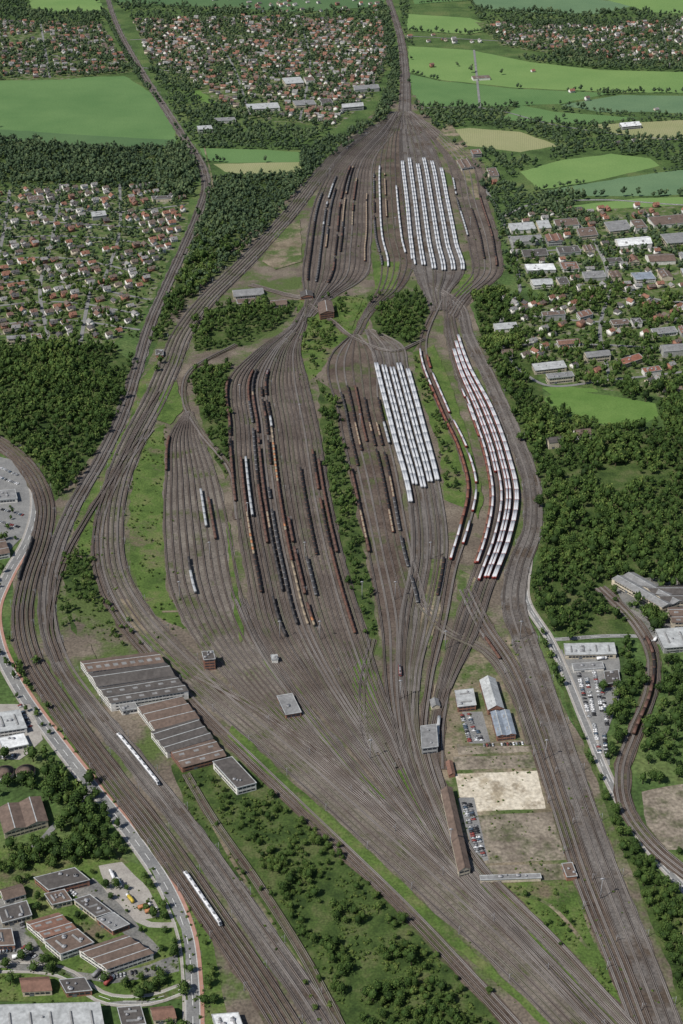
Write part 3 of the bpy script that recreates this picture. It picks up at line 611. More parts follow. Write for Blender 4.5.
mr=[((508,223),(548,220),(552,229),(512,232),'r_light'),((552,219),(578,217),(582,226),(556,228),'r_brown'),((510,236),(560,233),(564,241),(514,244),'r_grey'),
 ((524,263),(576,262),(580,270),(528,272),'r_white'),((520,250),(548,248),(551,256),(523,258),'r_dark'),
 ((556,247),(592,244),(596,251),(560,254),'r_dark'),((604,222),(640,218),(648,228),(610,232),'r_grey'),((645,217),(690,213),(700,224),(654,228),'r_brown'),((612,238),(650,235),(656,244),(618,248),'r_white'),
 ((660,234),(710,230),(718,240),(668,244),'r_grey'),((604,258),(636,256),(640,262),(608,264),'r_dark'),((645,254),(690,252),(696,260),(650,262),'r_brown'),
 ((582,272),(618,270),(622,278),(586,280),'r_grey'),((630,272),(668,270),(674,278),(636,280),'r_blue'),((680,268),(720,266),(726,276),(686,278),'r_light'),
 ((530,279),(566,277),(570,284),(534,286),'r_light'),((575,228),(596,226),(600,236),(580,238),'r_brown'),
 ((492,324),(518,322),(520,328),(494,330),'r_light'),((540,312),(566,310),(568,315),(542,317),'r_brown'),((575,312),(590,308),(594,314),(580,318),'r_rust'),
 ((530,364),(566,360),(570,368),(534,372),'r_light'),((544,374),(574,371),(577,377),(548,380),'r_grey'),((582,352),(610,349),(613,355),(586,358),'r_grey'),
 ((615,360),(640,352),(646,358),(622,366),'r_red'),((640,368),(660,365),(664,371),(645,374),'r_red'),((610,320),(640,318),(643,324),(614,326),'r_brown'),
 ((650,328),(690,324),(694,332),(656,336),'r_grey'),((660,345),(700,342),(704,349),(664,352),'r_grey'),((555,340),(580,338),(582,343),(558,345),'r_rust'),((500,350),(512,349),(514,354),(502,355),'r_brown'),
 ((572,430),(590,428),(593,434),(575,436),'r_brown'),((545,438),(562,436),(566,442),(549,444),'r_dark'),((618,123),(640,121),(644,126),(622,128),'r_white'),
 ((470,76),(490,75),(492,78),(473,79),'r_brown'),((456,160),(470,158),(476,168),(462,170),'r_brown'),((486,168),(496,167),(500,176),(490,177),'r_brown'),((470,150),(480,149),(483,154),(473,155),'r_rust'),
 ((282,78),(312,76),(316,82),(286,84),'r_light'),((292,100),(330,98),(334,104),(296,106),'r_grey'),((340,104),(364,102),(366,107),(342,109),'r_light'),((244,104),(280,102),(283,108),(247,110),'r_light'),((352,86),(380,84),(382,89),(354,91),'r_grey'),
 ((213,118),(236,117),(238,121),(215,122),'r_grey'),((196,126),(212,125),(214,129),(198,130),'r_light'),((90,212),(106,210),(108,216),(92,218),'r_light'),((26,196),(44,195),(46,200),(28,201),'r_brown'),((150,196),(172,195),(174,199),(152,200),'r_dark'),((6,335),(40,333),(42,338),(8,340),'r_grey')]
def sub(q4,u0,u1,w0,w1):
    c=[np.array(p,float) for p in q4]
    f=lambda u,w:tuple((c[0]*(1-u)+c[1]*u)*(1-w)+(c[3]*(1-u)+c[2]*u)*w)
    return [f(u0,w0),f(u1,w0),f(u1,w1),f(u0,w1)]
for q5 in mr:
    q4=q5[:4]; big_=abs(q4[1][0]-q4[0][0])>28
    parts=[(0,random.uniform(.5,.62)),(random.uniform(.68,.74),1)] if big_ and random.random()<.7 else [(0.05,.92)]
    for n_,(u0,u1) in enumerate(parts):
        rmn=q5[4] if n_==0 else random.choice(['r_brown','r_grey','r_dark','r_light','r_rust'])
        B(sub(q4,u0,u1,random.uniform(0,.15),random.uniform(.75,1)),random.choice([6,7,8,10]),random.choice(['flat','flat','gable']),rmn,random.choice(['w_white','w_cream','w_grey']),random.choice([1,2]),random.choice(['factory_hall','warehouse','apartment_block']),' among gardens and trees',sky=random.choice([0,0,2]),bands=random.random()<.5)
for x,y in ((5,776),(26,775)):
    c=P(x,y)
    e=bpy.data.objects.new('storage_tank',None); link(e,label='round storage tank with brown low conical roof',cat='tank'); e.location=(c[0],c[1],0)
    mb=MB(); mb.cyl((0,0,0),9,5,n=28); obj('tank_wall',mb.mesh('tank_wall',[M['w_grey']]),parent=e)
    mb=MB(); mb.cyl((0,0,5.01),9.4,.5,n=28); mb.cyl((0,0,5.52),8.6,1.2,n=28,r2=1); obj('roof',mb.mesh('tank_roof',[M['r_brown']]),parent=e)
    for a in range(-9,10,3):
        for b_ in range(-9,10,3): mark(c[0]+a,c[1]+b_,1)
# ---------------------------------------------------------------- houses
HM=[M['w_white'],M['w_cream'],M['w_brick'],M['h_red'],M['h_rust'],M['h_dark'],M['h_brown'],M['h_grey'],M['glass']]
def house_arr(w,d,h,rise,wi,ri,part=None):
    b=MB()
    if part in (None,'wall'):
        b.box(-w/2,w/2,-d/2,d/2,0,h,wi)
        for x in (-w/2,w/2):
            t=[(x,-d/2,h),(x,d/2,h),(x,0,h+rise)]; b.poly(t if x>0 else t[::-1],wi)
        for s in range(int(h/2.8)):
            for sy in (-1,1):
                for k in (-.3,0,.3):
                    y=sy*(d/2+.04); x=k*w; z=s*2.8+1
                    t=[(x-.6,y,z),(x+.6,y,z),(x+.6,y,z+1.3),(x-.6,y,z+1.3)]; b.poly(t if sy<0 else t[::-1],8)
    if part in (None,'roof'):
        o=.5; k=rise/(d/2); zl=h-o*k
        for s in (-1,1):
            t=[(-w/2-o,s*(d/2+o),zl+.12),(w/2+o,s*(d/2+o),zl+.12),(w/2+o,0,h+rise+.12),(-w/2-o,0,h+rise+.12)]; b.poly(t if s<0 else t[::-1],ri)
            t=[(-w/2-o,s*(d/2+o),zl-.1),(w/2+o,s*(d/2+o),zl-.1),(w/2+o,s*(d/2+o),zl+.12),(-w/2-o,s*(d/2+o),zl+.12)]; b.poly(t if s<0 else t[::-1],ri)
        b.box(w*.2,w*.2+.8,-.4,.4,h+rise*.6,h+rise+1.2,2)
        b.box(-w*.25,-w*.05,-d*.42,-d*.1,h+.2,h+rise*.62,ri,.1,.1)
    return b
HP=[]
for ri in (3,4,6,5,7,6,5,3,7):
    for wi in (0,0,0,1,2):
        w=random.uniform(9.5,15); d=random.uniform(8,10.5); h=random.choice([3.6,5.6,5.8,8.6]); rise=random.uniform(2.8,4.4)
        HP.append((w,d,h,rise,wi,ri))
houses=[]
def town(px,ang,sx,sy,prob=.85):
    poly=[P(*p) for p in px]; xs=[p[0] for p in poly]; ys_=[p[1] for p in poly]; cx,cy=np.mean(xs),np.mean(ys_); R=max(max(xs)-min(xs),max(ys_)-min(ys_))
    c,s=math.cos(ang),math.sin(ang); n=int(R/sx)+2; m=int(R/sy)+2; 
    for i in range(-n,n):
        for j in range(-m,m):
            if random.random()>prob: continue
            bend=math.sin(i*sx*0.006)*25
            a=i*sx+random.uniform(-3,3); b_=j*sy+(sy*.28 if j%2 else -.0)+random.uniform(-2.5,2.5)+bend
            x=cx+a*c-b_*s; y=cy+a*s+b_*c
            if not inpoly(np.array([x]),np.array([y]),poly)[0]: continue
            if noise.noise(Vector((x*.008,y*.008,2)))<-.38: continue
            if any(blocked(x+dx,y+dy) for dx in (-6,0,6) for dy in (-6,0,6)): continue
            rot=ang+math.cos(i*sx*0.006)*.15+(math.pi/2 if random.random()<.25 else 0)+random.uniform(-.05,.05)
            houses.append((x,y,rot,random.randrange(len(HP))))
            mark(x,y,5)
town([(-90,184),(0,190),(95,188),(165,184),(186,202),(182,225),(160,270),(135,322),(110,340),(0,340),(-90,330)],.35,19,24,.85)
town([(-120,18),(98,24),(118,50),(130,70),(60,78),(-120,78)],.2,20,26,.65)
town([(134,20),(250,18),(382,20),(388,60),(366,98),(335,125),(240,112),(190,82),(150,62)],-.2,19,25,.7)
town([(490,24),(560,28),(683,20),(800,24),(800,66),(683,66),(560,54),(505,44)],.1,19,26,.66)
town([(495,300),(683,300),(780,302),(780,388),(683,396),(560,382),(522,368),(500,330)],.5,21,27,.55)
town([(500,210),(683,206),(780,212),(780,296),(683,296),(560,292),(518,275)],.1,20,26,.4)
town([(408,34),(470,38),(488,46),(410,42)],.1,24,30,.4)
town([(440,140),(500,155),(505,190),(490,190),(478,160)],.3,24,30,.3)
town([(400,60),(560,70),(683,100),(683,130),(560,112)],.3,60,120,.12)
town([(600,140),(760,145),(760,165),(640,160)],.3,40,60,.3)
town([(-60,500),(0,505),(0,600),(-60,600)],.5,26,30,.6)
town([(200,-4),(380,-4),(384,14),(210,12)],.3,26,40,.35)
def camd(x,y): return math.hypot(x,y)
def inframe(x,y):
    a,b_=proj(x,y,0); return -5<a<690 and -5<b_<1035
hv=[h for h in houses if inframe(h[0],h[1])]; hv.sort(key=lambda h:camd(h[0],h[1])); ind=set(id(h) for h in hv[:300])
hw=[];hr=[]
rl={3:'red tiled',4:'rust brown',5:'dark slate',6:'brown tiled',7:'grey'}; wl={0:'white',1:'cream',2:'brick'}
for p in HP:
    hw.append(house_arr(*p,part='wall').mesh('wall',HM)); hr.append(house_arr(*p,part='roof').mesh('roof',HM))
for h in hv[:300]:
    x,y,r,k=h; e=bpy.data.objects.new('house',None); link(e,label=f"{wl[HP[k][4]]} detached house with {rl[HP[k][5]]} gable roof in gardens",cat='house',group='houses in the residential estates'); e.location=(x,y,0); e.rotation_euler=(0,0,r)
    obj('wall',hw[k],parent=e); obj('roof',hr[k],parent=e)
items=[]
rest=[h for h in houses if id(h) not in ind]
for k in range(len(HP)):
    hs=[h for h in rest if h[3]==k]
    if not hs: continue
    v,l,st,mi=house_arr(*HP[k]).arrays(); n=len(hs)
    items.append(((v,l,st,mi,None),np.array([[h[0],h[1],0] for h in hs]),np.ones((n,3)),np.array([h[2] for h in hs]),None))
obj('house',merge(items,HM,'distant_houses'),label='distant town houses with red and grey roofs',cat='house',kind='stuff',group='houses in the residential estates')
# ---------------------------------------------------------------- rolling stock
for k,c in dict(p_white=(0.66,0.66,0.67),p_lwhite=(0.46,0.47,0.49),p_red=(0.23,0.05,0.042),p_dark=(0.05,0.045,0.045),p_brown=(0.11,0.06,0.045),p_rust=(0.16,0.075,0.05),p_orange=(0.34,0.15,0.07),p_blue=(0.06,0.09,0.13),p_green=(0.04,0.12,0.10),p_grey=(0.2,0.2,0.205),p_coal=(0.03,0.026,0.024),p_silver=(0.36,0.37,0.38),p_black=(0.02,0.02,0.022),p_yellow=(0.5,0.37,0.05),p_tan=(0.28,0.225,0.16)).items():
    M[k]=plain(k,c,0.6,s=0.8,amt=0.22,spec=0.3)
def under(b,L,m=1):
    b.box(-L/2,L/2,-1.3,1.3,1.0,1.3,m)
    for sx in (-L/2+2.4,L/2-2.4):
        b.box(sx-1.5,sx+1.5,-1.1,1.1,.45,.95,m)
        for wx in (-.95,.95):
            for sy in (-.95,.75): b.cyl((sx+wx,sy,.47),.46,.2,axis='y',n=8,m=m)
    for s in (-1,1):
        b.box(min(s*L/2,s*(L/2+.2)),max(s*L/2,s*(L/2+.2)),-.2,.2,.9,1.2,m)
WT={}
def covered(L,side,roof,fr,edge=None):
    b=MB(); under(b,L,1); w=1.55; e=2 if not edge else 3
    prof=[(-w,1.32),(w,1.32),(w,3.6),(w*.82,4.0),(w*.4,4.2),(-w*.4,4.2),(-w*.82,4.0),(-w,3.6)]
    b.prism(prof,-L/2+.05,L/2-.05,2,cap=0,mats=[1,0,e,2,2,2,e,0])
    for k in range(1,5):
        x=-L/2+L*k/5
        for s in (-1,1): b.box(x-.12,x+.12,min(s*w,s*(w+.06)),max(s*w,s*(w+.06)),1.4,3.6,1)
    return b.arrays(),[M[side],M[fr],M[roof],M[edge or roof]]
def gondola(L,body,load):
    b=MB(); under(b,L,1); w=1.5
    b.box(-L/2+.2,L/2-.2,-w,w,1.32,3.2,0)
    b.box(-L/2+.5,L/2-.5,-w+.25,w-.25,3.2,3.5,2,1.2,.7)
    for k in range(8):
        x=-L/2+.8+(L-1.6)*k/7
        for s in (-1,1): b.box(x-.1,x+.1,min(s*w,s*(w+.1)),max(s*w,s*(w+.1)),1.32,3.2,1)
    return b.arrays(),[M[body],M['p_dark'],M[load]]
def tankw(L,c):
    b=MB(); under(b,L,1); b.cyl((-L/2+.9,0,2.85),1.45,L-1.8,axis='x',n=12,m=0); b.cyl((-L/2+.5,0,2.85),.9,.4,axis='x',n=12,m=0,r2=1.45); b.cyl((L/2-.9,0,2.85),1.45,.4,axis='x',n=12,m=0,r2=.9); b.cyl((0,0,4.2),.4,.4,n=8,m=1); b.box(-1.5,1.5,-.4,.4,4.25,4.35,1)
    return b.arrays(),[M[c],M['p_dark']]
def contw(L,c1,c2):
    b=MB(); under(b,L,1)
    b.box(-L/2+.3,-.15,-1.25,1.25,1.32,3.9,0); b.box(.15,L/2-.3,-1.25,1.25,1.32,3.9,2)
    for x0,x1 in ((-L/2+.3,-.15),(.15,L/2-.3)):
        for k in range(7):
            x=x0+(x1-x0)*(k+.5)/7
            for s in (-1,1): b.box(x-.15,x+.15,min(s*1.25,s*1.31),max(s*1.25,s*1.31),1.4,3.8,1 if k%3==0 else (0 if x<0 else 2))
    return b.arrays(),[M[c1],M['p_dark'],M[c2]]
def flatw(L,c):
    b=MB(); under(b,L,1); b.box(-L/2,L/2,-1.4,1.4,1.32,1.5,0)
    for k in range(8):
        x=-L/2+.5+(L-1)*k/7
        for s in (-1.4,1.3): b.box(x-.08,x+.08,s,s+.1,1.5,2.8,1)
    return b.arrays(),[M[c],M['p_dark']]
def loco(L,c):
    b=MB(); under(b,L,1); prof=[(-1.5,1.3),(1.5,1.3),(1.5,3.5),(1.1,4.0),(-1.1,4.0),(-1.5,3.5)]
    b.prism(prof,-L/2+1,L/2-1,0,mats=[1,0,0,2,0,0])
    for s in (-1,1):
        x0=s*(L/2-1); x1=s*L/2
        i=[(x0,-1.5,1.3),(x0,1.5,1.3),(x0,1.5,3.5),(x0,-1.5,3.5),(x1,-1.2,1.3),(x1,1.2,1.3),(x1,1.2,2.5),(x1,-1.2,2.5)]
        for q_,m_ in (((4,5,6,7),0),((7,6,2,3),3),((5,1,2,6),0),((0,4,7,3),0)): b.poly([i[k] for k in q_],m_)
    for x in (-L/4,L/4): b.box(x-1.5,x+1.5,-.8,.8,4.02,4.3,1,.3,.2); b.box(x-.1,x+.1,-.9,.9,4.6,4.7,1); b.box(x-1.2,x-1.1,-.1,.1,4.3,4.65,1)
    return b.arrays(),[M[c],M['p_dark'],M['p_grey'],M['glass']]
def reg(k,am,name,label): 
    (v,l,st,mi),mats=am; WT[k]=dict(arr=(v,l,st,mi,None),mats=mats,me=mesh_from(name,v,l,st,mats,mi),name=name,label=label,L=float(v[:,0].max()-v[:,0].min()),list=[])
reg('cw',covered(26,'p_lwhite','p_lwhite','p_grey'),'covered_wagon','long white covered freight wagon on siding')
reg('cp',covered(26,'p_red','p_lwhite','p_red','p_red'),'covered_wagon','long white roofed wagon with dark red sides')
reg('cr',covered(22,'p_red','p_rust','p_dark','p_red'),'covered_wagon','long dark red covered freight wagon on siding')
reg('cg',covered(15,'p_grey','p_silver','p_dark'),'covered_wagon','silver grey covered freight wagon on siding')
reg('cb',covered(14,'p_brown','p_brown','p_dark'),'covered_wagon','brown covered freight wagon on siding')
reg('gb',gondola(13,'p_brown','p_coal'),'open_wagon','brown open wagon loaded with dark bulk')
reg('gt',gondola(13,'p_rust','p_tan'),'open_wagon','rusty open wagon loaded with pale scrap')
reg('gg',gondola(13,'p_grey','p_dark'),'open_wagon','grey open wagon with dark load')
reg('gr',gondola(13,'p_rust','p_brown'),'open_wagon','rust red open wagon with brown load')
reg('tg',tankw(15,'p_silver'),'tank_wagon','silver tank wagon on siding track')
reg('tk',tankw(15,'p_dark'),'tank_wagon','dark tank wagon on siding track')
reg('co',contw(15,'p_orange','p_blue'),'container_wagon','wagon carrying orange and blue containers')
reg('ct',contw(15,'p_green','p_red'),'container_wagon','wagon carrying green and red containers')
reg('oo',contw(15,'p_orange','p_tan'),'container_wagon','wagon carrying orange and tan containers')
reg('fl',flatw(16,'p_tan'),'flat_wagon','empty flat wagon with side stakes')
reg('lr',loco(18,'p_red'),'locomotive','red electric locomotive with pantographs on track')
def arc(L): return np.concatenate([[0],np.cumsum(np.linalg.norm(np.diff(L,axis=0),axis=1))])
def train(tr,y0,y1,types,gap=.2,fill=1.0,head=None,mode='mix'):
    L,z=tr; S=arc(L); py=np.array([proj(p[0],p[1],0)[1] for p in L]); o=np.argsort(py)
    s0=np.interp(y0,py[o],S[o]); s1=np.interp(y1,py[o],S[o]); a,b_=min(s0,s1),max(s0,s1)
    s=a; cur=random.choice(types); first=True
    while s<b_:
        if mode=='mix' and random.random()<.22: cur=random.choice(types)
        if len(types)>1 and random.random()<.05: s+=random.uniform(12,30)
        k=head if (first and head) else cur; first=False
        W=WT[k]; sc=s+W['L']/2
        if sc+W['L']/2>b_: break
        if random.random()<fill:
            x=np.interp(sc,S,L[:,0]); y=np.interp(sc,S,L[:,1]); x2=np.interp(sc+8,S,L[:,0]); y2=np.interp(sc+8,S,L[:,1]); x1_=np.interp(sc-8,S,L[:,0]); y1_=np.interp(sc-8,S,L[:,1])
            W['list'].append((x,y,z+.1,math.atan2(y2-y1_,x2-x1_)))
        s+=W['L']+gap
for i,(a,b_) in enumerate([(163,262),(163,268),(160,270),(160,270),(166,272),(166,272),(160,274),(160,274),(163,274),(163,276),(170,276),(170,276)]): train(T['B'][i],a,b_,['cw'])
for i,(a,b_) in {1:(168,272),4:(188,258)}.items(): train(T['B0'][i],a,b_,['cw'])
train(T['B0'][2],175,220,['gb','gt']); train(T['B0'][0],175,268,['gg','gb'])
for i,(a,b_) in enumerate([(366,506),(366,506),(368,494),(368,494),(370,498),(370,498),(366,490),(366,490),(372,486),(372,486)]): train(T['E'][i],a,b_,['cw'])
train(T['F1'][0],352,565,['cp','cp','cr'],fill=.95); train(T['F1'][1],358,556,['cp','cp','cr'],fill=.93)
for i,(a,b_) in enumerate([(385,575),(400,570),(352,480),(352,585),(344,588),(344,588),(338,590),(338,586)]): train(T['F2'][i],a,b_,['cp'] if i!=0 else ['cr','cp'])
dk=['gb','gt','gg','cb','gb','tk']; mx=['gb','cg','tg','gg','gr','cb','fl','gt']
train(T['B2'][4],196,274,['gb','cb']); train(T['B2'][2],210,262,['gb']); train(T['B2'][0],180,240,['gg','cg'],fill=.8)
A=T['A']
for i,(a,b_,ty) in {1:(195,282,['gb','gg']),3:(178,285,['cg','gg','gg']),4:(190,250,dk),6:(168,285,['gb','cb']),7:(168,255,dk),9:(180,230,mx),12:(195,265,['gb','gt'])}.items(): train(A[i],a,b_,ty)
C=T['C2']
for i,(a,b_,ty) in {0:(380,505,['cb','gr','gb']),2:(460,600,['oo','gt','cb','gb']),3:(460,520,['tg','cg']),5:(372,545,['cb','gr','gb','gg']),6:(372,600,['gb','gt','cb','tk']),7:(490,630,['tk','gg','gb','cg']),8:(390,470,['gb','cb']),9:(372,630,['cg','gr','gb','oo','fl']),10:(520,636,['oo','ct','gr','cb']),4:(600,640,['ct','tk']),14:(470,560,['gb']),17:(452,640,['gb','gr','cb']),18:(462,560,['gr','cb']),12:(560,600,['gg'])}.items(): train(C[i],a,b_,ty,head='lr' if i in (9,) else None)
C=T['C1']
for i,(a,b_,ty) in {0:(438,475,['gr','cb']),6:(492,530,['gr','cg']),7:(500,545,['cb','gr','tg']),3:(560,600,['tk','cg'])}.items(): train(C[i],a,b_,ty)
D=T['D']
for i,(a,b_,ty) in {1:(395,470,['gb','tk']),2:(388,455,['gb','gt']),0:(470,560,['gt','cb','gb']),3:(388,445,['cb','gr']),4:(400,540,['gb','gt']),5:(425,610,['gt','gb','gg']),6:(400,450,['cg','gb'])}.items(): train(D[i],a,b_,ty)
train(T['E'][8],560,600,['gb']); train(T['F4'][0],640,668,['gr','tk']); train(T['E'][0],668,690,['cb','cg'],head='lr')
train(T['R'][1],640,740,['gb','gt','cb']); train(T['WS'][0],720,760,['gr','cg'])
train(T['L2'][0],540,585,['tk'])
for g,keys in (('c',['cw','cp','cr','cg','cb']),('o',['gb','gt','gg','gr']),('t',['tg','tk']),('k',['co','ct','oo']),('f',['fl']),('l',['lr'])):
    al=[(camd(w[0],w[1]),k,w) for k in keys for w in WT[k]['list']]; al.sort(key=lambda t:t[0])
    for d,k,w in al[:300]:
        W=WT[k]; o=bpy.data.objects.new(W['name'],W['me']); link(o,label=W['label'],cat='locomotive' if g=='l' else 'freight wagon',group='rolling stock parked in the railway yard'); o.location=w[:3]; o.rotation_euler=(0,0,w[3])
    if len(al)>300:
        mats=[];items=[]
        for k in keys:
            ws=[t[2] for t in al[300:] if t[1]==k]
            if not ws: continue
            v,l,st,mi,_=WT[k]['arr']; base=len(mats); mats+=WT[k]['mats']; n=len(ws)
            items.append(((v,l,st,mi+base,None),np.array([w[:3] for w in ws]),np.ones((n,3)),np.array([w[3] for w in ws]),None))
        obj(WT[keys[0]]['name'],merge(items,mats,'distant_wagons'),label='long rows of distant parked freight wagons',cat='freight wagon',kind='stuff',group='rolling stock parked in the railway yard')
def carriage(L,end=0):
    b=MB(); under(b,L,1); w=1.5
    prof=[(-w,1.1),(w,1.1),(w,2.0),(w,2.9),(w,3.5),(w*.8,3.9),(-w*.8,3.9),(-w,3.5),(-w,2.9),(-w,2.0)]
    x0,x1=-L/2,L/2
    if end<0: x0+=1.8
    if end>0: x1-=1.8
    b.prism(prof,x0,x1,0,mats=[1,0,3,0,0,2,0,0,3,0])
    if end:
        xa=x0 if end<0 else x1; xb=xa+end*1.8
        i=[(xa,-w,1.1),(xa,w,1.1),(xa,w,3.5),(xa,-w,3.5),(xb,-w*.8,1.1),(xb,w*.8,1.1),(xb,w*.8,2.2),(xb,-w*.8,2.2),(xa,-w*.8,3.9),(xa,w*.8,3.9)]
        for q_,m_ in (((4,5,6,7),0),((7,6,9,8),3),((5,1,2,6),0),((6,2,9),0),((0,4,7,3),0),((7,8,3),0)): b.poly([i[k] for k in q_],m_)
    for x in (-L*.25,L*.25):
        b.box(x-1.6,x+1.6,-.8,.8,3.92,4.3,4,.1,.1)
        for s in (-1,1): b.box(x-.7,x+.7,min(s*w,s*(w+.04)),max(s*w,s*(w+.04)),1.2,3.3,4)
    return b.mesh('carriage',[M['p_white'],M['p_dark'],M['p_white'],M['glass'],M['p_grey']])
def ptrain(tr,yc,ncar,L=17.5):
    Lc,z=tr; S=arc(Lc); py=np.array([proj(p[0],p[1],0)[1] for p in Lc]); o=np.argsort(py); sc=np.interp(yc,py[o],S[o])
    c=(np.interp(sc,S,Lc[:,0]),np.interp(sc,S,Lc[:,1]))
    e=bpy.data.objects.new('passenger_train',None); link(e,label='white regional passenger train running on main line',cat='train',group='passenger trains on the main line'); e.location=(c[0],c[1],z+.15)
    for k in range(ncar):
        s=sc+(k-(ncar-1)/2)*(L+.5); x=np.interp(s,S,Lc[:,0]); y=np.interp(s,S,Lc[:,1]); x2=np.interp(s+3,S,Lc[:,0]); y2=np.interp(s+3,S,Lc[:,1])
        cc=obj('carriage',carriage(L,-1 if k==0 else (1 if k==ncar-1 else 0)),parent=e); cc.location=(x-c[0],y-c[1],0); cc.rotation_euler=(0,0,math.atan2(y2-y,x2-x))
def nearest(px,keys):
    best=None
    for k in keys:
        for tr in T[k]:
            d=min(np.linalg.norm(tr[0]-P(*px),axis=1))
            if best is None or d<best[0]: best=(d,tr)
    return best[1]
ptrain(nearest((141,761),['L1','L2']),761,5)
ptrain(nearest((203,901),['L1','L2']),901,4)
# ---------------------------------------------------------------- masts
mb=MB(); mb.cyl((0,0,0),.28,9,n=6,r2=.18); mb.box(0,3.2,-.06,.06,7.0,7.12); mb.box(0,3.0,-.05,.05,8.3,8.4); mb.box(3.0,3.1,-.05,.05,6.4,8.4); mb.box(-.4,.4,-.4,.4,0,.5)
mastm=mb.mesh('catenary_mast',[M['metal']]); nm=0
def masts(key,idx,side,step):
    global nm
    L,z=T[key][idx]; N=normals(L); S=arc(L)
    for s in np.arange(step/2,S[-1],step):
        x=np.interp(s,S,L[:,0]); y=np.interp(s,S,L[:,1]); nx=np.interp(s,S,N[:,0]); ny=np.interp(s,S,N[:,1])
        px,py=x+nx*side*2.9,y+ny*side*2.9
        if not inframe(px,py) or nm>=295: continue
        o=bpy.data.objects.new('catenary_mast',mastm); link(o,label='grey steel catenary mast with bracket arm beside track',cat='catenary mast',group='catenary masts along the tracks'); o.location=(px,py,.3); o.rotation_euler=(0,0,math.atan2(-ny*side,-nx*side)); nm+=1
masts('L2',0,-1,62); masts('L2',4,1,62); masts('L1',3,1,62); masts('S',0,-1,62); masts('S',5,1,66); masts('F3',0,-1,70); masts('F3',3,1,70); masts('C2',10,1,80); masts('F4',0,-1,66)
mb=MB(); mb.cyl((0,0,0),.4,24,n=6,r2=.22); mb.box(-1.8,1.8,-.4,.4,23.6,24.2); mb.box(-1.2,1.2,-.7,.7,24.2,24.6)
fl=mb.mesh('floodlight_mast',[M['metal']])
for x,y in [(248,520),(305,560),(362,600),(210,560),(395,600),(430,560),(320,640),(280,640),(400,700),(520,640),(180,600),(330,180),(345,240),(470,230),(395,230),(300,420),(240,400),(360,430),(500,520),(445,650),(545,760),(600,900),(370,760),(450,850)]:
    c=P(x,y); o=obj('floodlight_mast',fl,label='tall slim floodlight mast standing between sidings',cat='floodlight mast',group='floodlight masts in the yard'); o.location=(c[0],c[1],.2)
mb=MB(); mb.cyl((0,0,0),.14,8,n=6,r2=.08); mb.box(0,1.8,-.06,.06,7.9,8.0); mb.box(1.2,2.0,-.14,.14,7.8,7.92)
sl=mb.mesh('street_lamp',[M['metal']])
L=RD['main']; N=normals(L); S=arc(L)
for s in np.arange(20,S[-1],35):
    x=np.interp(s,S,L[:,0]); y=np.interp(s,S,L[:,1]); n=(np.interp(s,S,N[:,0]),np.interp(s,S,N[:,1]))
    if inframe(x,y):
        o=obj('street_lamp',sl,label='slim grey street lamp at the pavement edge',cat='street lamp',group='street lamps along the road'); o.location=(x+n[0]*9.2,y+n[1]*9.2,.3); o.rotation_euler=(0,0,math.atan2(-n[1],-n[0]))
# ---------------------------------------------------------------- cars
def car_mesh(c,van=False):
    b=MB(); 
    prof=[(-2.2,.35),(2.2,.35),(2.25,.75),(1.2,.95),(.5,1.45),(-1.4,1.45),(-2.0,.98),(-2.25,.8)] if not van else [(-2.6,.35),(2.6,.35),(2.65,1.0),(2.0,1.3),(1.4,2.2),(-2.6,2.2)]
    n=len(prof); w=.88 if not van else .98
    i=len(b.v); b.v+=[(a,-w*(1 if z<1 else .85),z) for a,z in prof]+[(a,w*(1 if z<1 else .85),z) for a,z in prof]
    for k in range(n):
        k2=(k+1)%n
        gl=(k in (3,5)) if not van else (k==3)
        b.f.append([i+k,i+n+k,i+n+k2,i+k2]); b.m.append(1 if gl else 0)
    b.f.append([i+k for k in range(n)]); b.m.append(0); b.f.append([i+n+k for k in range(n)][::-1]); b.m.append(0)
    if not van:
        for s in (-1,1):
            t=[(1.0,s*.89*.9,1.0),(.45,s*.78,1.38),(-1.3,s*.78,1.38),(-1.8,s*.89*.9,1.0)]; b.poly(t,1)
    for x in (-1.35,1.35):
        for s in (-.92,.74): b.cyl((x,s,.33),.33,.18,axis='y',n=8,m=2)
    return b.mesh('parked_car',[M[c],M['glass'],M['p_black']])
CM=[(car_mesh(c),l) for c,l in (('p_white','white'),('p_silver','silver'),('p_black','black'),('p_grey','grey'),('p_red','red'),('p_blue','blue'))]
VM=(car_mesh('p_white',True),'white')
nc=0
def put_car(x,y,r,z=.55,van=False,road=False):
    global nc
    if nc>=300 or not inframe(x,y): return
    m,l=VM if van else random.choices(CM,[5,5,4,4,2,2])[0]
    o=bpy.data.objects.new('van' if van else 'car',m); link(o,label=f"{l} {'van' if van else 'car'} {'driving on the asphalt road' if road else 'parked on the open paved lot'}",cat='van' if van else 'car',group='cars on the road' if road else 'cars parked on the lots'); o.location=(x,y,z); o.rotation_euler=(0,0,r); nc+=1
def car_row(a,b_,pitch=2.9,fill=.8,z=.5):
    A_,B_=P(*a),P(*b_); d=B_-A_; L_=np.linalg.norm(d); d/=L_; r=math.atan2(d[1],d[0])+math.pi/2
    for s in np.arange(0,L_,pitch):
        if random.random()<fill: put_car(*(A_+d*s),r+random.choice([0,math.pi]),z)
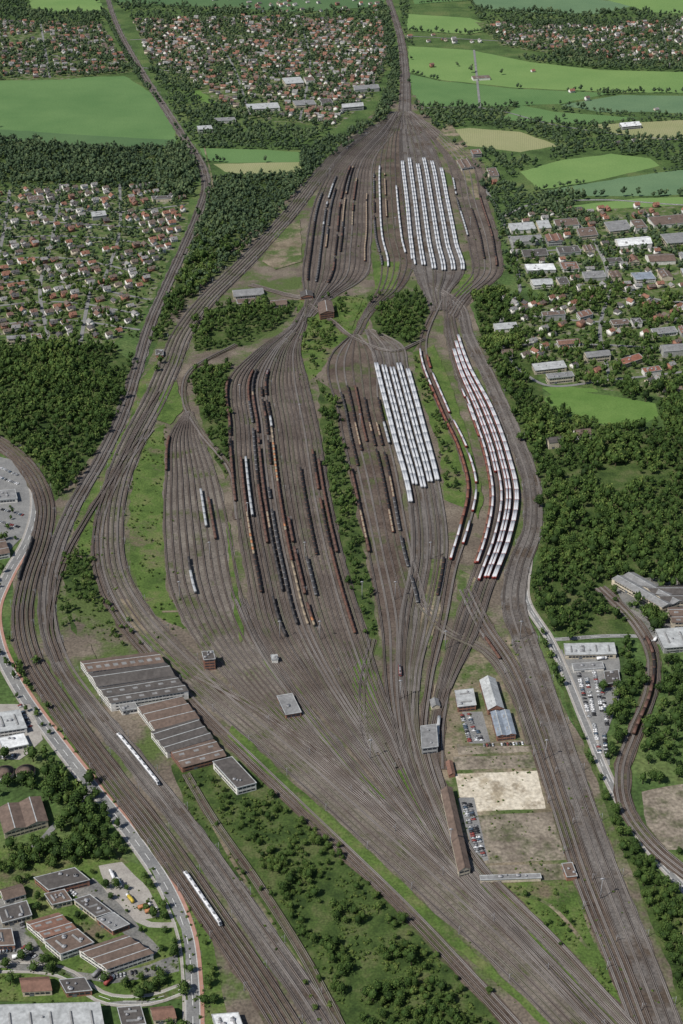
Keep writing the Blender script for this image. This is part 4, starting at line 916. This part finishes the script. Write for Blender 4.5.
for a,b_ in [((462,716),(470,743)),((469,715),(477,742)),((476,728),(482,742)),((464,804),(478,856)),((469,803),(484,858)),((578,672),(589,718)),((585,671),(594,716)),((594,672),(602,712)),((602,690),(607,726)),((594,725),(600,755)),((604,735),(607,758)),
    ((0,468),(18,476)),((0,478),(22,486)),((2,510),(24,516)),((0,522),(20,528)),((0,952),(20,950)),((24,948),(40,962)),((96,976),(104,980)),((110,978),(160,968)),((60,884),(76,896)),((20,916),(24,930)),((484,746),(524,744)),((660,640),(683,638)),((644,640),(652,642)),
    ((20,706),(32,730)),((0,758),(20,756)),((540,255),(600,252)),((610,250),(680,248)),((600,284),(620,282)),((508,716),(520,736)),((100,924),(118,938))]: car_row(a,b_)
for x,y in [(108,872),(116,880),(148,885),(26,910),(598,700),(20,495),(166,968)]: put_car(*P(x,y),random.uniform(0,6),van=True)
L=RD['main']; N=normals(L); S=arc(L)
for s in (60,180,240,420,470,610,640,760,900,930,1010,1100): 
    if s<S[-1]-5:
        x=np.interp(s,S,L[:,0]); y=np.interp(s,S,L[:,1]); x2=np.interp(s+3,S,L[:,0]); y2=np.interp(s+3,S,L[:,1]); sd=random.choice([-2.6,2.6]); a=math.atan2(y2-y,x2-x)
        put_car(x-math.sin(a)*sd,y+math.cos(a)*sd,a+(math.pi if sd>0 else 0),road=True)
def lorry(x,y,r,c,lab):
    e=bpy.data.objects.new('lorry',None); link(e,label=f'lorry with {lab} box body parked on paved yard',cat='lorry',group='lorries parked on the lots'); e.location=(x,y,.5); e.rotation_euler=(0,0,r)
    b=MB(); b.box(-6,2.6,-1.25,1.25,1.1,3.8); obj('cargo_box',b.mesh('cargo_box',[M[c]]),parent=e)
    b=MB(); b.box(3,5.2,-1.2,1.2,.7,3.2,0,.15,.1); b.box(5.1,5.22,-1,1,1.9,2.8,1); obj('cab',b.mesh('cab',[M['p_white'],M['glass']]),parent=e)
    b=MB(); b.box(-6,5,-.5,.5,.6,1.05); obj('chassis',b.mesh('chassis',[M['p_dark']]),parent=e)
    for wx in (-4.8,-3.5,3.9):
        for s in (-1.2,.85): b=MB(); b.cyl((wx,s,.5),.5,.35,axis='y',n=10); obj('wheel',b.mesh('wheel',[M['p_black']]),parent=e)
for x,y,a,c,l in [(112,876,2,'p_white','white'),(119,884,2,'p_white','white'),(130,900,2.2,'p_yellow','yellow'),(145,908,.4,'p_orange','orange'),(152,912,.4,'p_orange','orange'),(98,974,1,'p_grey','grey'),(656,640,1,'p_white','white'),(602,660,.2,'p_white','white'),(110,982,1,'p_red','red'),(20,958,.3,'p_white','white')]:
    lorry(*P(x,y),a,c,l)
# ---------------------------------------------------------------- trees
def crown_proto(seed,nclump,nleaf,ls,corelev,trunk=True,tall=1.0):
    r=np.random.default_rng(seed); V=[];Lp=[];S=[];MI=[];TI=[];
    def addf(pts,m,t):
        i=len(V); V.extend(pts); S.append(len(Lp)); Lp.extend(range(i,i+len(pts))); MI.append(m); TI.extend([t]*len(pts))
    cl=[]
    for k in range(nclump):
        a=2*math.pi*k/nclump+r.uniform(-.5,.5); rr=r.uniform(.3,.66); z=r.uniform(.7,1.6)*tall
        cl.append((np.array([rr*math.cos(a),rr*math.sin(a),z]),r.uniform(.36,.55)))
    cl.append((np.array([r.uniform(-.15,.15),r.uniform(-.15,.15),1.65*tall]),r.uniform(.4,.55)))
    bm=bmesh.new(); bmesh.ops.create_icosphere(bm,subdivisions=corelev,radius=1)
    for v in bm.verts: v.co=Vector((v.co.x*.66,v.co.y*.66,v.co.z*.62*tall+1.2*tall))*1.0; v.co.x*=r.uniform(.8,1.2); v.co.y*=r.uniform(.8,1.2)
    base=len(V)
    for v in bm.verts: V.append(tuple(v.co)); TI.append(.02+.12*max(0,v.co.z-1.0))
    for f in bm.faces: S.append(len(Lp)); Lp.extend([base+v.index for v in f.verts]); MI.append(0)
    bm.free()
    for c,rad in cl:
        ct=r.uniform(-.1,.12)
        for k in range(nleaf):
            d=r.normal(size=3); d[2]=abs(d[2])*1.0-.35; d/=np.linalg.norm(d); p=c+d*rad*r.uniform(.7,1.15)
            n=d+r.normal(size=3)*.55; n/=np.linalg.norm(n); t=np.cross(n,[0,0,1.0]); t/=np.linalg.norm(t)+1e-6; u=np.cross(n,t)
            ang=r.uniform(0,3.14); t2=t*math.cos(ang)+u*math.sin(ang); u2=-t*math.sin(ang)+u*math.cos(ang); s=ls*r.uniform(.6,1.3)
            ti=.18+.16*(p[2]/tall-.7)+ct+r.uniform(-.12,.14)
            addf([tuple(p+t2*s),tuple(p+u2*s*.7),tuple(p-t2*s),tuple(p-u2*s*.7)],0,ti)
    if trunk:
        m=4
        for k in range(m):
            a,b_=2*math.pi*k/m,2*math.pi*(k+1)/m
            addf([(.09*math.cos(a),.09*math.sin(a),0),(.09*math.cos(b_),.09*math.sin(b_),0),(.05*math.cos(b_),.05*math.sin(b_),1.1*tall),(.05*math.cos(a),.05*math.sin(a),1.1*tall)],1,0)
    return (np.array(V,dtype=np.float32),np.array(Lp,dtype=np.int32),np.array(S,dtype=np.int32),np.array(MI,dtype=np.int32),np.array(TI,dtype=np.float32))
NEAR=[crown_proto(10+i,7,32,.14,2,True,[1,1.1,1.3,.95,1.15][i]) for i in range(5)]
MID=[crown_proto(30+i,5,9,.23,1,True,[1,1.1,1.35,.95,1.2,1.05][i]) for i in range(6)]
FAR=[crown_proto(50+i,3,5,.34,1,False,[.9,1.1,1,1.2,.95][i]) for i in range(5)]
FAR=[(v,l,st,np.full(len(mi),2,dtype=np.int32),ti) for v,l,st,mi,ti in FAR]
trees=[]
def forest(px,r=5.0,cov=.85,jit=.45,prob=1.0,tint=0,gap=-.42):
    poly=[P(*p) for p in px]; xs=[p[0] for p in poly]; ys_=[p[1] for p in poly]; sp=2*r*cov
    X,Y=np.meshgrid(np.arange(min(xs),max(xs),sp),np.arange(min(ys_),max(ys_),sp)); X=X+ (np.arange(X.shape[0])%2)[:,None]*sp/2
    X=X.ravel()+rng.uniform(-jit,jit,X.size)*sp; Y=Y.ravel()+rng.uniform(-jit,jit,Y.size)*sp
    edge=np.array([noise.noise(Vector((x*.03,y*.03,8))) for x,y in zip(X,Y)])
    ea=4 if gap<-.9 else 14
    k=inpoly(X+edge*ea,Y+edge*ea,poly)&(rng.random(X.size)<prob)
    for x,y in zip(X[k],Y[k]):
        if blocked(x,y): continue
        nz=noise.noise(Vector((x*.010,y*.010,5))); n2=noise.noise(Vector((x*.028,y*.028,15)))
        if n2<gap: continue
        s=random.uniform(.55,1.35)*(1+nz*.35)
        trees.append((x,y,r*s,tint+nz*.26+n2*.16+random.choice([-.06,0,0,.05,.14])+random.uniform(-.08,.08)))
def hedge(px,r=4.5,step=8,prob=.85,tint=0):
    L=curve(px,step)
    for p in L:
        if random.random()<prob and not blocked(p[0],p[1]): trees.append((p[0]+random.uniform(-2,2),p[1]+random.uniform(-2,2),r*random.uniform(.6,1.35),tint+random.uniform(-.12,.12)))
forest([(-60,345),(110,345),(138,366),(125,405),(100,445),(72,495),(50,500),(38,478),(0,442),(-60,420)],5.2)
forest([(-60,134),(90,149),(185,148),(200,172),(190,200),(100,186),(-60,182)],6)
forest([(206,182),(250,176),(310,178),(286,212),(240,255),(190,300),(160,345),(150,340),(175,285),(202,215)],5.4)
forest([(300,150),(345,135),(375,118),(392,70),(398,100),(385,125),(340,155),(312,178),(295,176)],5.5)
forest([(190,318),(240,300),(295,302),(288,318),(250,345),(195,352)],5,.95,prob=.85)
forest([(190,372),(230,364),(227,410),(232,470),(226,478),(206,440)],4.2,prob=.8)
forest([(322,390),(334,396),(348,475),(362,545),(378,640),(370,655),(352,615),(336,520),(324,440)],4.3,1.0,prob=.9,tint=.05)
forest([(368,296),(430,294),(430,328),(410,348),(378,343)],5.0,.9,prob=.85)
forest([(300,300),(345,296),(350,310),(330,345),(310,380),(302,350)],3.5,1.2,prob=.4)
forest([(414,356),(424,354),(446,425),(464,484),(462,500),(446,490),(440,450),(424,405)],3.2,1.1,prob=.6)
forest([(470,300),(500,290),(522,335),(515,370),(545,410),(555,440),(620,444),(700,436),(720,640),(640,635),(600,615),(575,640),(545,630),(530,580),(545,540),(540,490),(512,420),(484,350)],5.5)
forest([(600,385),(760,390),(760,440),(660,440),(665,410)],6,.9,prob=.8)
# hedge belt along the outer right tracks
forest([(526,606),(548,646),(566,698),(592,770),(622,848),(662,948),(700,1045),(740,1045),(740,930),(690,908),(646,862),(604,790),(580,735),(562,690),(545,646)],4.0,.85,gap=-1,tint=.03)
forest([(680,930),(740,940),(740,1050),(700,1050)],4.5,.9,prob=.8)
forest([(608,700),(640,660),(645,700),(628,740),(616,800),(610,760)],5,.9,prob=.9)
forest([(655,660),(700,650),(700,780),(645,785),(640,750)],5.4,.9,prob=.9)
forest([(660,850),(700,858),(700,876),(680,872)],5,.9,prob=.8)
forest([(575,690),(640,700),(630,640),(620,650),(622,690)],4.5,.9,prob=.4)
forest([(-10,645),(8,640),(60,725),(160,862),(210,938),(230,1060),(206,1060),(200,930),(136,828),(46,712)],3.4,1.0,prob=.55,tint=.05)
forest([(250,842),(282,850),(326,890),(384,935),(440,985),(500,1050),(400,1050),(340,985),(285,915)],3.8,.9,prob=.85,gap=-.16,tint=.04)
forest([(175,768),(212,760),(262,785),(300,818),(352,868),(310,880),(240,840),(205,810)],3.0,1.15,prob=.6,tint=.08,gap=-.2)
forest([(240,850),(330,985),(345,1050),(320,1050),(270,960)],2.8,1.2,prob=.4,tint=.08,gap=-.2)
forest([(300,815),(420,930),(520,1040),(500,1040),(400,935),(320,865)],2.8,1.1,prob=.45,tint=.08,gap=-.2)
forest([(60,760),(110,800),(130,860),(60,865),(20,850),(55,830),(50,790)],5,.85,prob=.85)
forest([(-10,756),(60,752),(70,790),(-10,802)],5,.95,prob=.6)
forest([(30,650),(52,690),(40,700),(56,745),(30,735),(10,690),(0,660)],4,.95,prob=.35)
forest([(-10,840),(30,850),(90,850),(130,868),(100,862),(30,872),(-10,872)],4.5,.95,prob=.7)
forest([(0,560),(-30,520),(20,545)],4,1,prob=.7)
forest([(62,545),(100,560),(145,645),(120,652),(85,600),(60,590)],3,1.0,prob=.7,tint=.05)
forest([(58,590),(76,600),(72,650),(58,640)],3,1.1,prob=.6)
forest([(484,890),(560,890),(604,950),(620,1010),(560,985)],2.2,1.5,prob=.25,tint=.1)
forest([(-10,860),(90,850),(185,930),(188,1000),(-10,1000)],3.6,1.3,prob=.34)
forest([(120,960),(180,955),(182,1000),(130,1000)],3.8,1.0,prob=.55)
forest([(130,990),(186,990),(188,1040),(110,1040)],4.2,1.0,prob=.55)
forest([(150,870),(168,895),(182,940),(176,960),(166,930),(140,880)],3.6,1.0,prob=.6)
forest([(0,960),(60,962),(100,985),(60,1000),(0,1000)],3.4,1.1,prob=.35)
forest([(0,760),(20,500),(0,500),(-40,600)],4,1.6,prob=.4)
forest([(420,752),(430,760),(430,790),(422,785)],3,1.2,prob=.5)
# towns greenery
forest([(-60,184),(190,188),(160,270),(135,340),(-60,345)],4.1,1.05,prob=.46)
forest([(0,18),(98,22),(130,72),(60,80),(-100,80),(-100,18)],5.0,1.0,prob=.52)
forest([(132,18),(384,18),(392,60),(370,100),(335,128),(240,118),(150,64)],5.0,1.0,prob=.52)
forest([(475,22),(830,18),(830,68),(560,56),(500,46)],5.0,1.0,prob=.5)
forest([(500,215),(780,208),(780,300),(560,300),(515,280)],4.8,1.0,prob=.66)
forest([(486,300),(780,296),(780,390),(560,386),(520,370)],5.0,.95,prob=.62)
forest([(545,385),(660,380),(690,395),(690,440),(660,440),(665,408),(600,388),(545,398)],5.5,.95,prob=.8)
forest([(545,398),(560,412),(600,426),(660,428),(660,445),(560,442),(530,410)],5.5,.9,prob=.85)
forest([(150,68),(190,86),(240,118),(300,130),(330,130),(300,150),(200,148),(178,120),(165,95)],5.5,1,prob=.7)
forest([(412,106),(500,108),(590,122),(683,142),(760,144),(760,168),(683,168),(655,160),(600,152),(540,165),(515,180),(560,150),(500,130),(470,126),(430,132),(420,118)],5.5,1,prob=.6)
forest([(500,180),(520,190),(590,198),(570,206),(600,224),(505,216)],5.5,.95,prob=.85)
forest([(470,160),(500,175),(500,215),(515,280),(506,275),(490,200)],4.5,1,prob=.7)
forest([(430,120),(470,150),(500,170),(515,178),(530,160),(470,148),(440,144)],5,1,prob=.7)
forest([(588,196),(700,194),(720,200),(640,199)],6,1,prob=.9)
forest([(-60,-14),(30,-10),(30,10),(60,14),(104,12),(100,22),(-60,16)],6,1,prob=.7)
forest([(112,0),(384,6),(384,20),(130,18)],6,1.1,prob=.5)
forest([(100,-60),(760,-60),(760,-20),(100,-20)],8,1.2,prob=.5)
forest([(470,10),(660,12),(683,22),(560,28),(480,22)],6,1.2,prob=.5)
forest([(455,62),(480,66),(530,74),(528,80),(480,76),(455,70)],6,1.1,prob=.5)
forest([(500,60),(600,50),(683,60),(683,72),(600,70)],6,1,prob=.7)
forest([(408,112),(412,45),(405,35),(408,0),(400,0),(408,60)],5,1.2,prob=.5)
forest([(385,0),(398,60),(398,100),(388,60),(378,0)],5.5,1,prob=.8)
for px in [[(410,108),(520,106),(620,94),(760,95)],[(410,73),(440,81),(520,89),(620,93)],[(0,84),(60,76),(140,74)],[(-40,124),(100,136),(180,142)],[(470,34),(500,29),(560,26)],[(407,31),(470,35)],[(104,12),(120,45),(150,90),(178,130)],[(96,0),(112,30),(140,80),(170,120),(198,160)],
           [(540,190),(620,179),(690,168)],[(600,222),(650,216),(760,214)],[(590,125),(700,119)],[(640,140),(760,141)],[(200,148),(300,150)],[(205,162),(300,163)],[(470,0),(480,10),(560,14)],[(560,105),(600,112),(680,118)],[(480,185),(505,230),(520,290)],[(165,345),(150,400)],[(415,4),(480,0)],[(500,106),(560,112),(640,118)],[(600,14),(660,12),(700,18)]]:
    hedge(px,5,8,.8)
clear=POND+[f[0] for f in fields]
TX=np.array([t[0] for t in trees]); TY=np.array([t[1] for t in trees]); drop=np.zeros(len(trees),bool)
for c in clear:
    poly=[P(*p) for p in c]; ins=inpoly(TX,TY,poly); drop|=ins&(rng.random(len(TX))<.97)
trees=[t for t,d in zip(trees,drop) if not d]
print('TREES',len(trees))
vis=[t for t in trees if inframe(t[0],t[1])]; vis.sort(key=lambda t:camd(t[0],t[1])/t[2]); big=vis[:300]; bs=set(id(t) for t in big)
near_me=[]
for a in NEAR:
    v,l,st,mi,ti=a; nf=(mi==0).sum(); nl=st[nf]; nv=int(l[nl]) 
    crown=mesh_from('crown',v[:nv],l[:nl],st[:nf],[M['leaf']],mi[:nf],ti[:nv])
    b=MB(); b.cyl((0,0,0),.10,.9,n=7,r2=.06)
    for k in range(5):
        an=k*1.3; d=(math.cos(an),math.sin(an)); i=len(b.v); z=.55+.07*k
        b.v+=[(.03*-d[1],.03*d[0],z),(.03*d[1],-.03*d[0],z),(d[0]*.42,d[1]*.42,z+.5),(0,0,z+.09)]
        b.f+=[[i,i+1,i+2],[i+1,i+3,i+2],[i+3,i,i+2]]; b.m+=[0,0,0]
    near_me.append((crown,b.mesh('trunk',[M['bark']])))
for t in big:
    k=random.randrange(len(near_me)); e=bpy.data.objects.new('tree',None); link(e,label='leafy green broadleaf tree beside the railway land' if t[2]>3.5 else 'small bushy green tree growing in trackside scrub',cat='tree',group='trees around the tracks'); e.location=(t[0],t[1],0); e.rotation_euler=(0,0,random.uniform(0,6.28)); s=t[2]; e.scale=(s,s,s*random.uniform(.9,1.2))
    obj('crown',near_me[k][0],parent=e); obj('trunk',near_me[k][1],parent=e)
rest=[t for t in trees if id(t) not in bs]
buckets={}
for t in rest:
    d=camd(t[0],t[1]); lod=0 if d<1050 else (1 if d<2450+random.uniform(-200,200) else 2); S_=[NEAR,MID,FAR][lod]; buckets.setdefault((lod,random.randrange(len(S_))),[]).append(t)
items=[]
for (lod,k),ts in buckets.items():
    a=[NEAR,MID,FAR][lod][k]; n=len(ts); r_=np.array([t[2] for t in ts])
    sc=np.stack([r_,r_,r_*rng.uniform(.9,1.4,n)],-1)
    items.append((a,np.array([[t[0],t[1],0] for t in ts]),sc,rng.uniform(0,6.28,n),np.array([t[3] for t in ts])))
obj('tree',merge(items,[M['leaf'],M['bark'],M['leafhaze']],'woodland'),label='dense dark green woodland surrounding the railway yard',cat='tree',kind='stuff',group='trees around the tracks')
SH=[crown_proto(80+i,3,9,.3,1,False,.7) for i in range(4)]
sh=[]
def shrubs(px,n,r0=.8,r1=2.2):
    poly=[P(*p) for p in px]; xs=[p[0] for p in poly]; ys_=[p[1] for p in poly]
    X=rng.uniform(min(xs),max(xs),n*3); Y=rng.uniform(min(ys_),max(ys_),n*3); k=inpoly(X,Y,poly); c=0
    for x,y in zip(X[k],Y[k]):
        if blocked(x,y) or noise.noise(Vector((x*.03,y*.03,1)))<-.15: continue
        sh.append((x,y,random.uniform(r0,r1))); c+=1
        if c>=n: break
shrubs([(170,765),(212,752),(250,770),(300,810),(360,870),(440,960),(520,1050),(330,1050),(300,990),(240,890),(190,815)],1700)
shrubs([(484,884),(566,884),(604,940),(628,1000),(600,1010),(545,975),(500,925)],240,.5,1.6)
shrubs([(60,520),(130,420),(165,424),(190,632),(100,655),(60,600)],450)
shrubs([(262,650),(440,880),(425,885),(300,750)],200,.5,1.4)
shrubs([(230,720),(590,1050),(560,1050),(225,740)],200,.5,1.4)
shrubs([(-10,640),(60,725),(212,940),(235,1050),(202,1050),(130,830)],900)
shrubs([(520,620),(576,748),(690,1060),(640,1060),(560,850),(505,640)],350,.5,1.7)
shrubs([(440,640),(545,770),(572,885),(470,885),(440,790)],140,.5,1.5)
shrubs([(296,296),(370,296),(330,380),(300,390)],200)
shrubs([(-30,850),(186,900),(186,1020),(-30,1000)],350,.6,1.6)
shrubs([(320,385),(380,640),(360,640)],150)
shrubs([(400,110),(490,170),(505,270),(400,290),(300,300),(310,190)],200)
items=[]
for k in range(4):
    ss=sh[k::4]; n=len(ss)
    if n: r_=np.array([s[2] for s in ss]); items.append((SH[k],np.array([[s[0],s[1],-.2] for s in ss]),np.stack([r_,r_,r_],-1),rng.uniform(0,6.28,n),rng.uniform(-.05,.35,n)))
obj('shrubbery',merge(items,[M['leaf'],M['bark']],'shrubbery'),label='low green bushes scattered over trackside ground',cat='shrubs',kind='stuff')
# ---------------------------------------------------------------- light, camera
w=bpy.data.worlds.new('World'); scene.world=w; w.use_nodes=True; nt=w.node_tree
sky=nt.nodes.new('ShaderNodeTexSky'); sky.sky_type='NISHITA'; sky.sun_disc=False; sky.sun_elevation=math.radians(50); sky.sun_rotation=math.radians(235); sky.altitude=100
bg=nt.nodes['Background']; bg.inputs['Strength'].default_value=.085; nt.links.new(sky.outputs[0],bg.inputs['Color'])
sd=bpy.data.lights.new('sun','SUN'); sd.energy=4.9; sd.angle=math.radians(.5); sd.color=(1,.96,.89); so=bpy.data.objects.new('sun',sd); COL.objects.link(so)
az=math.radians(235); el=math.radians(50); dv=Vector((math.sin(az)*math.cos(el),math.cos(az)*math.cos(el),math.sin(el))); so.rotation_euler=(-dv).to_track_quat('-Z','Y').to_euler()
cd=bpy.data.cameras.new('camera'); cd.sensor_fit='HORIZONTAL'; cd.sensor_width=24; cd.lens=F*24/683; cd.clip_start=5; cd.clip_end=90000
co=bpy.data.objects.new('camera',cd); COL.objects.link(co); co.location=(0,0,H); co.rotation_euler=(math.pi/2-TH,0,0); scene.camera=co
scene.view_settings.view_transform='Standard'; scene.view_settings.look='None'; scene.view_settings.exposure=0
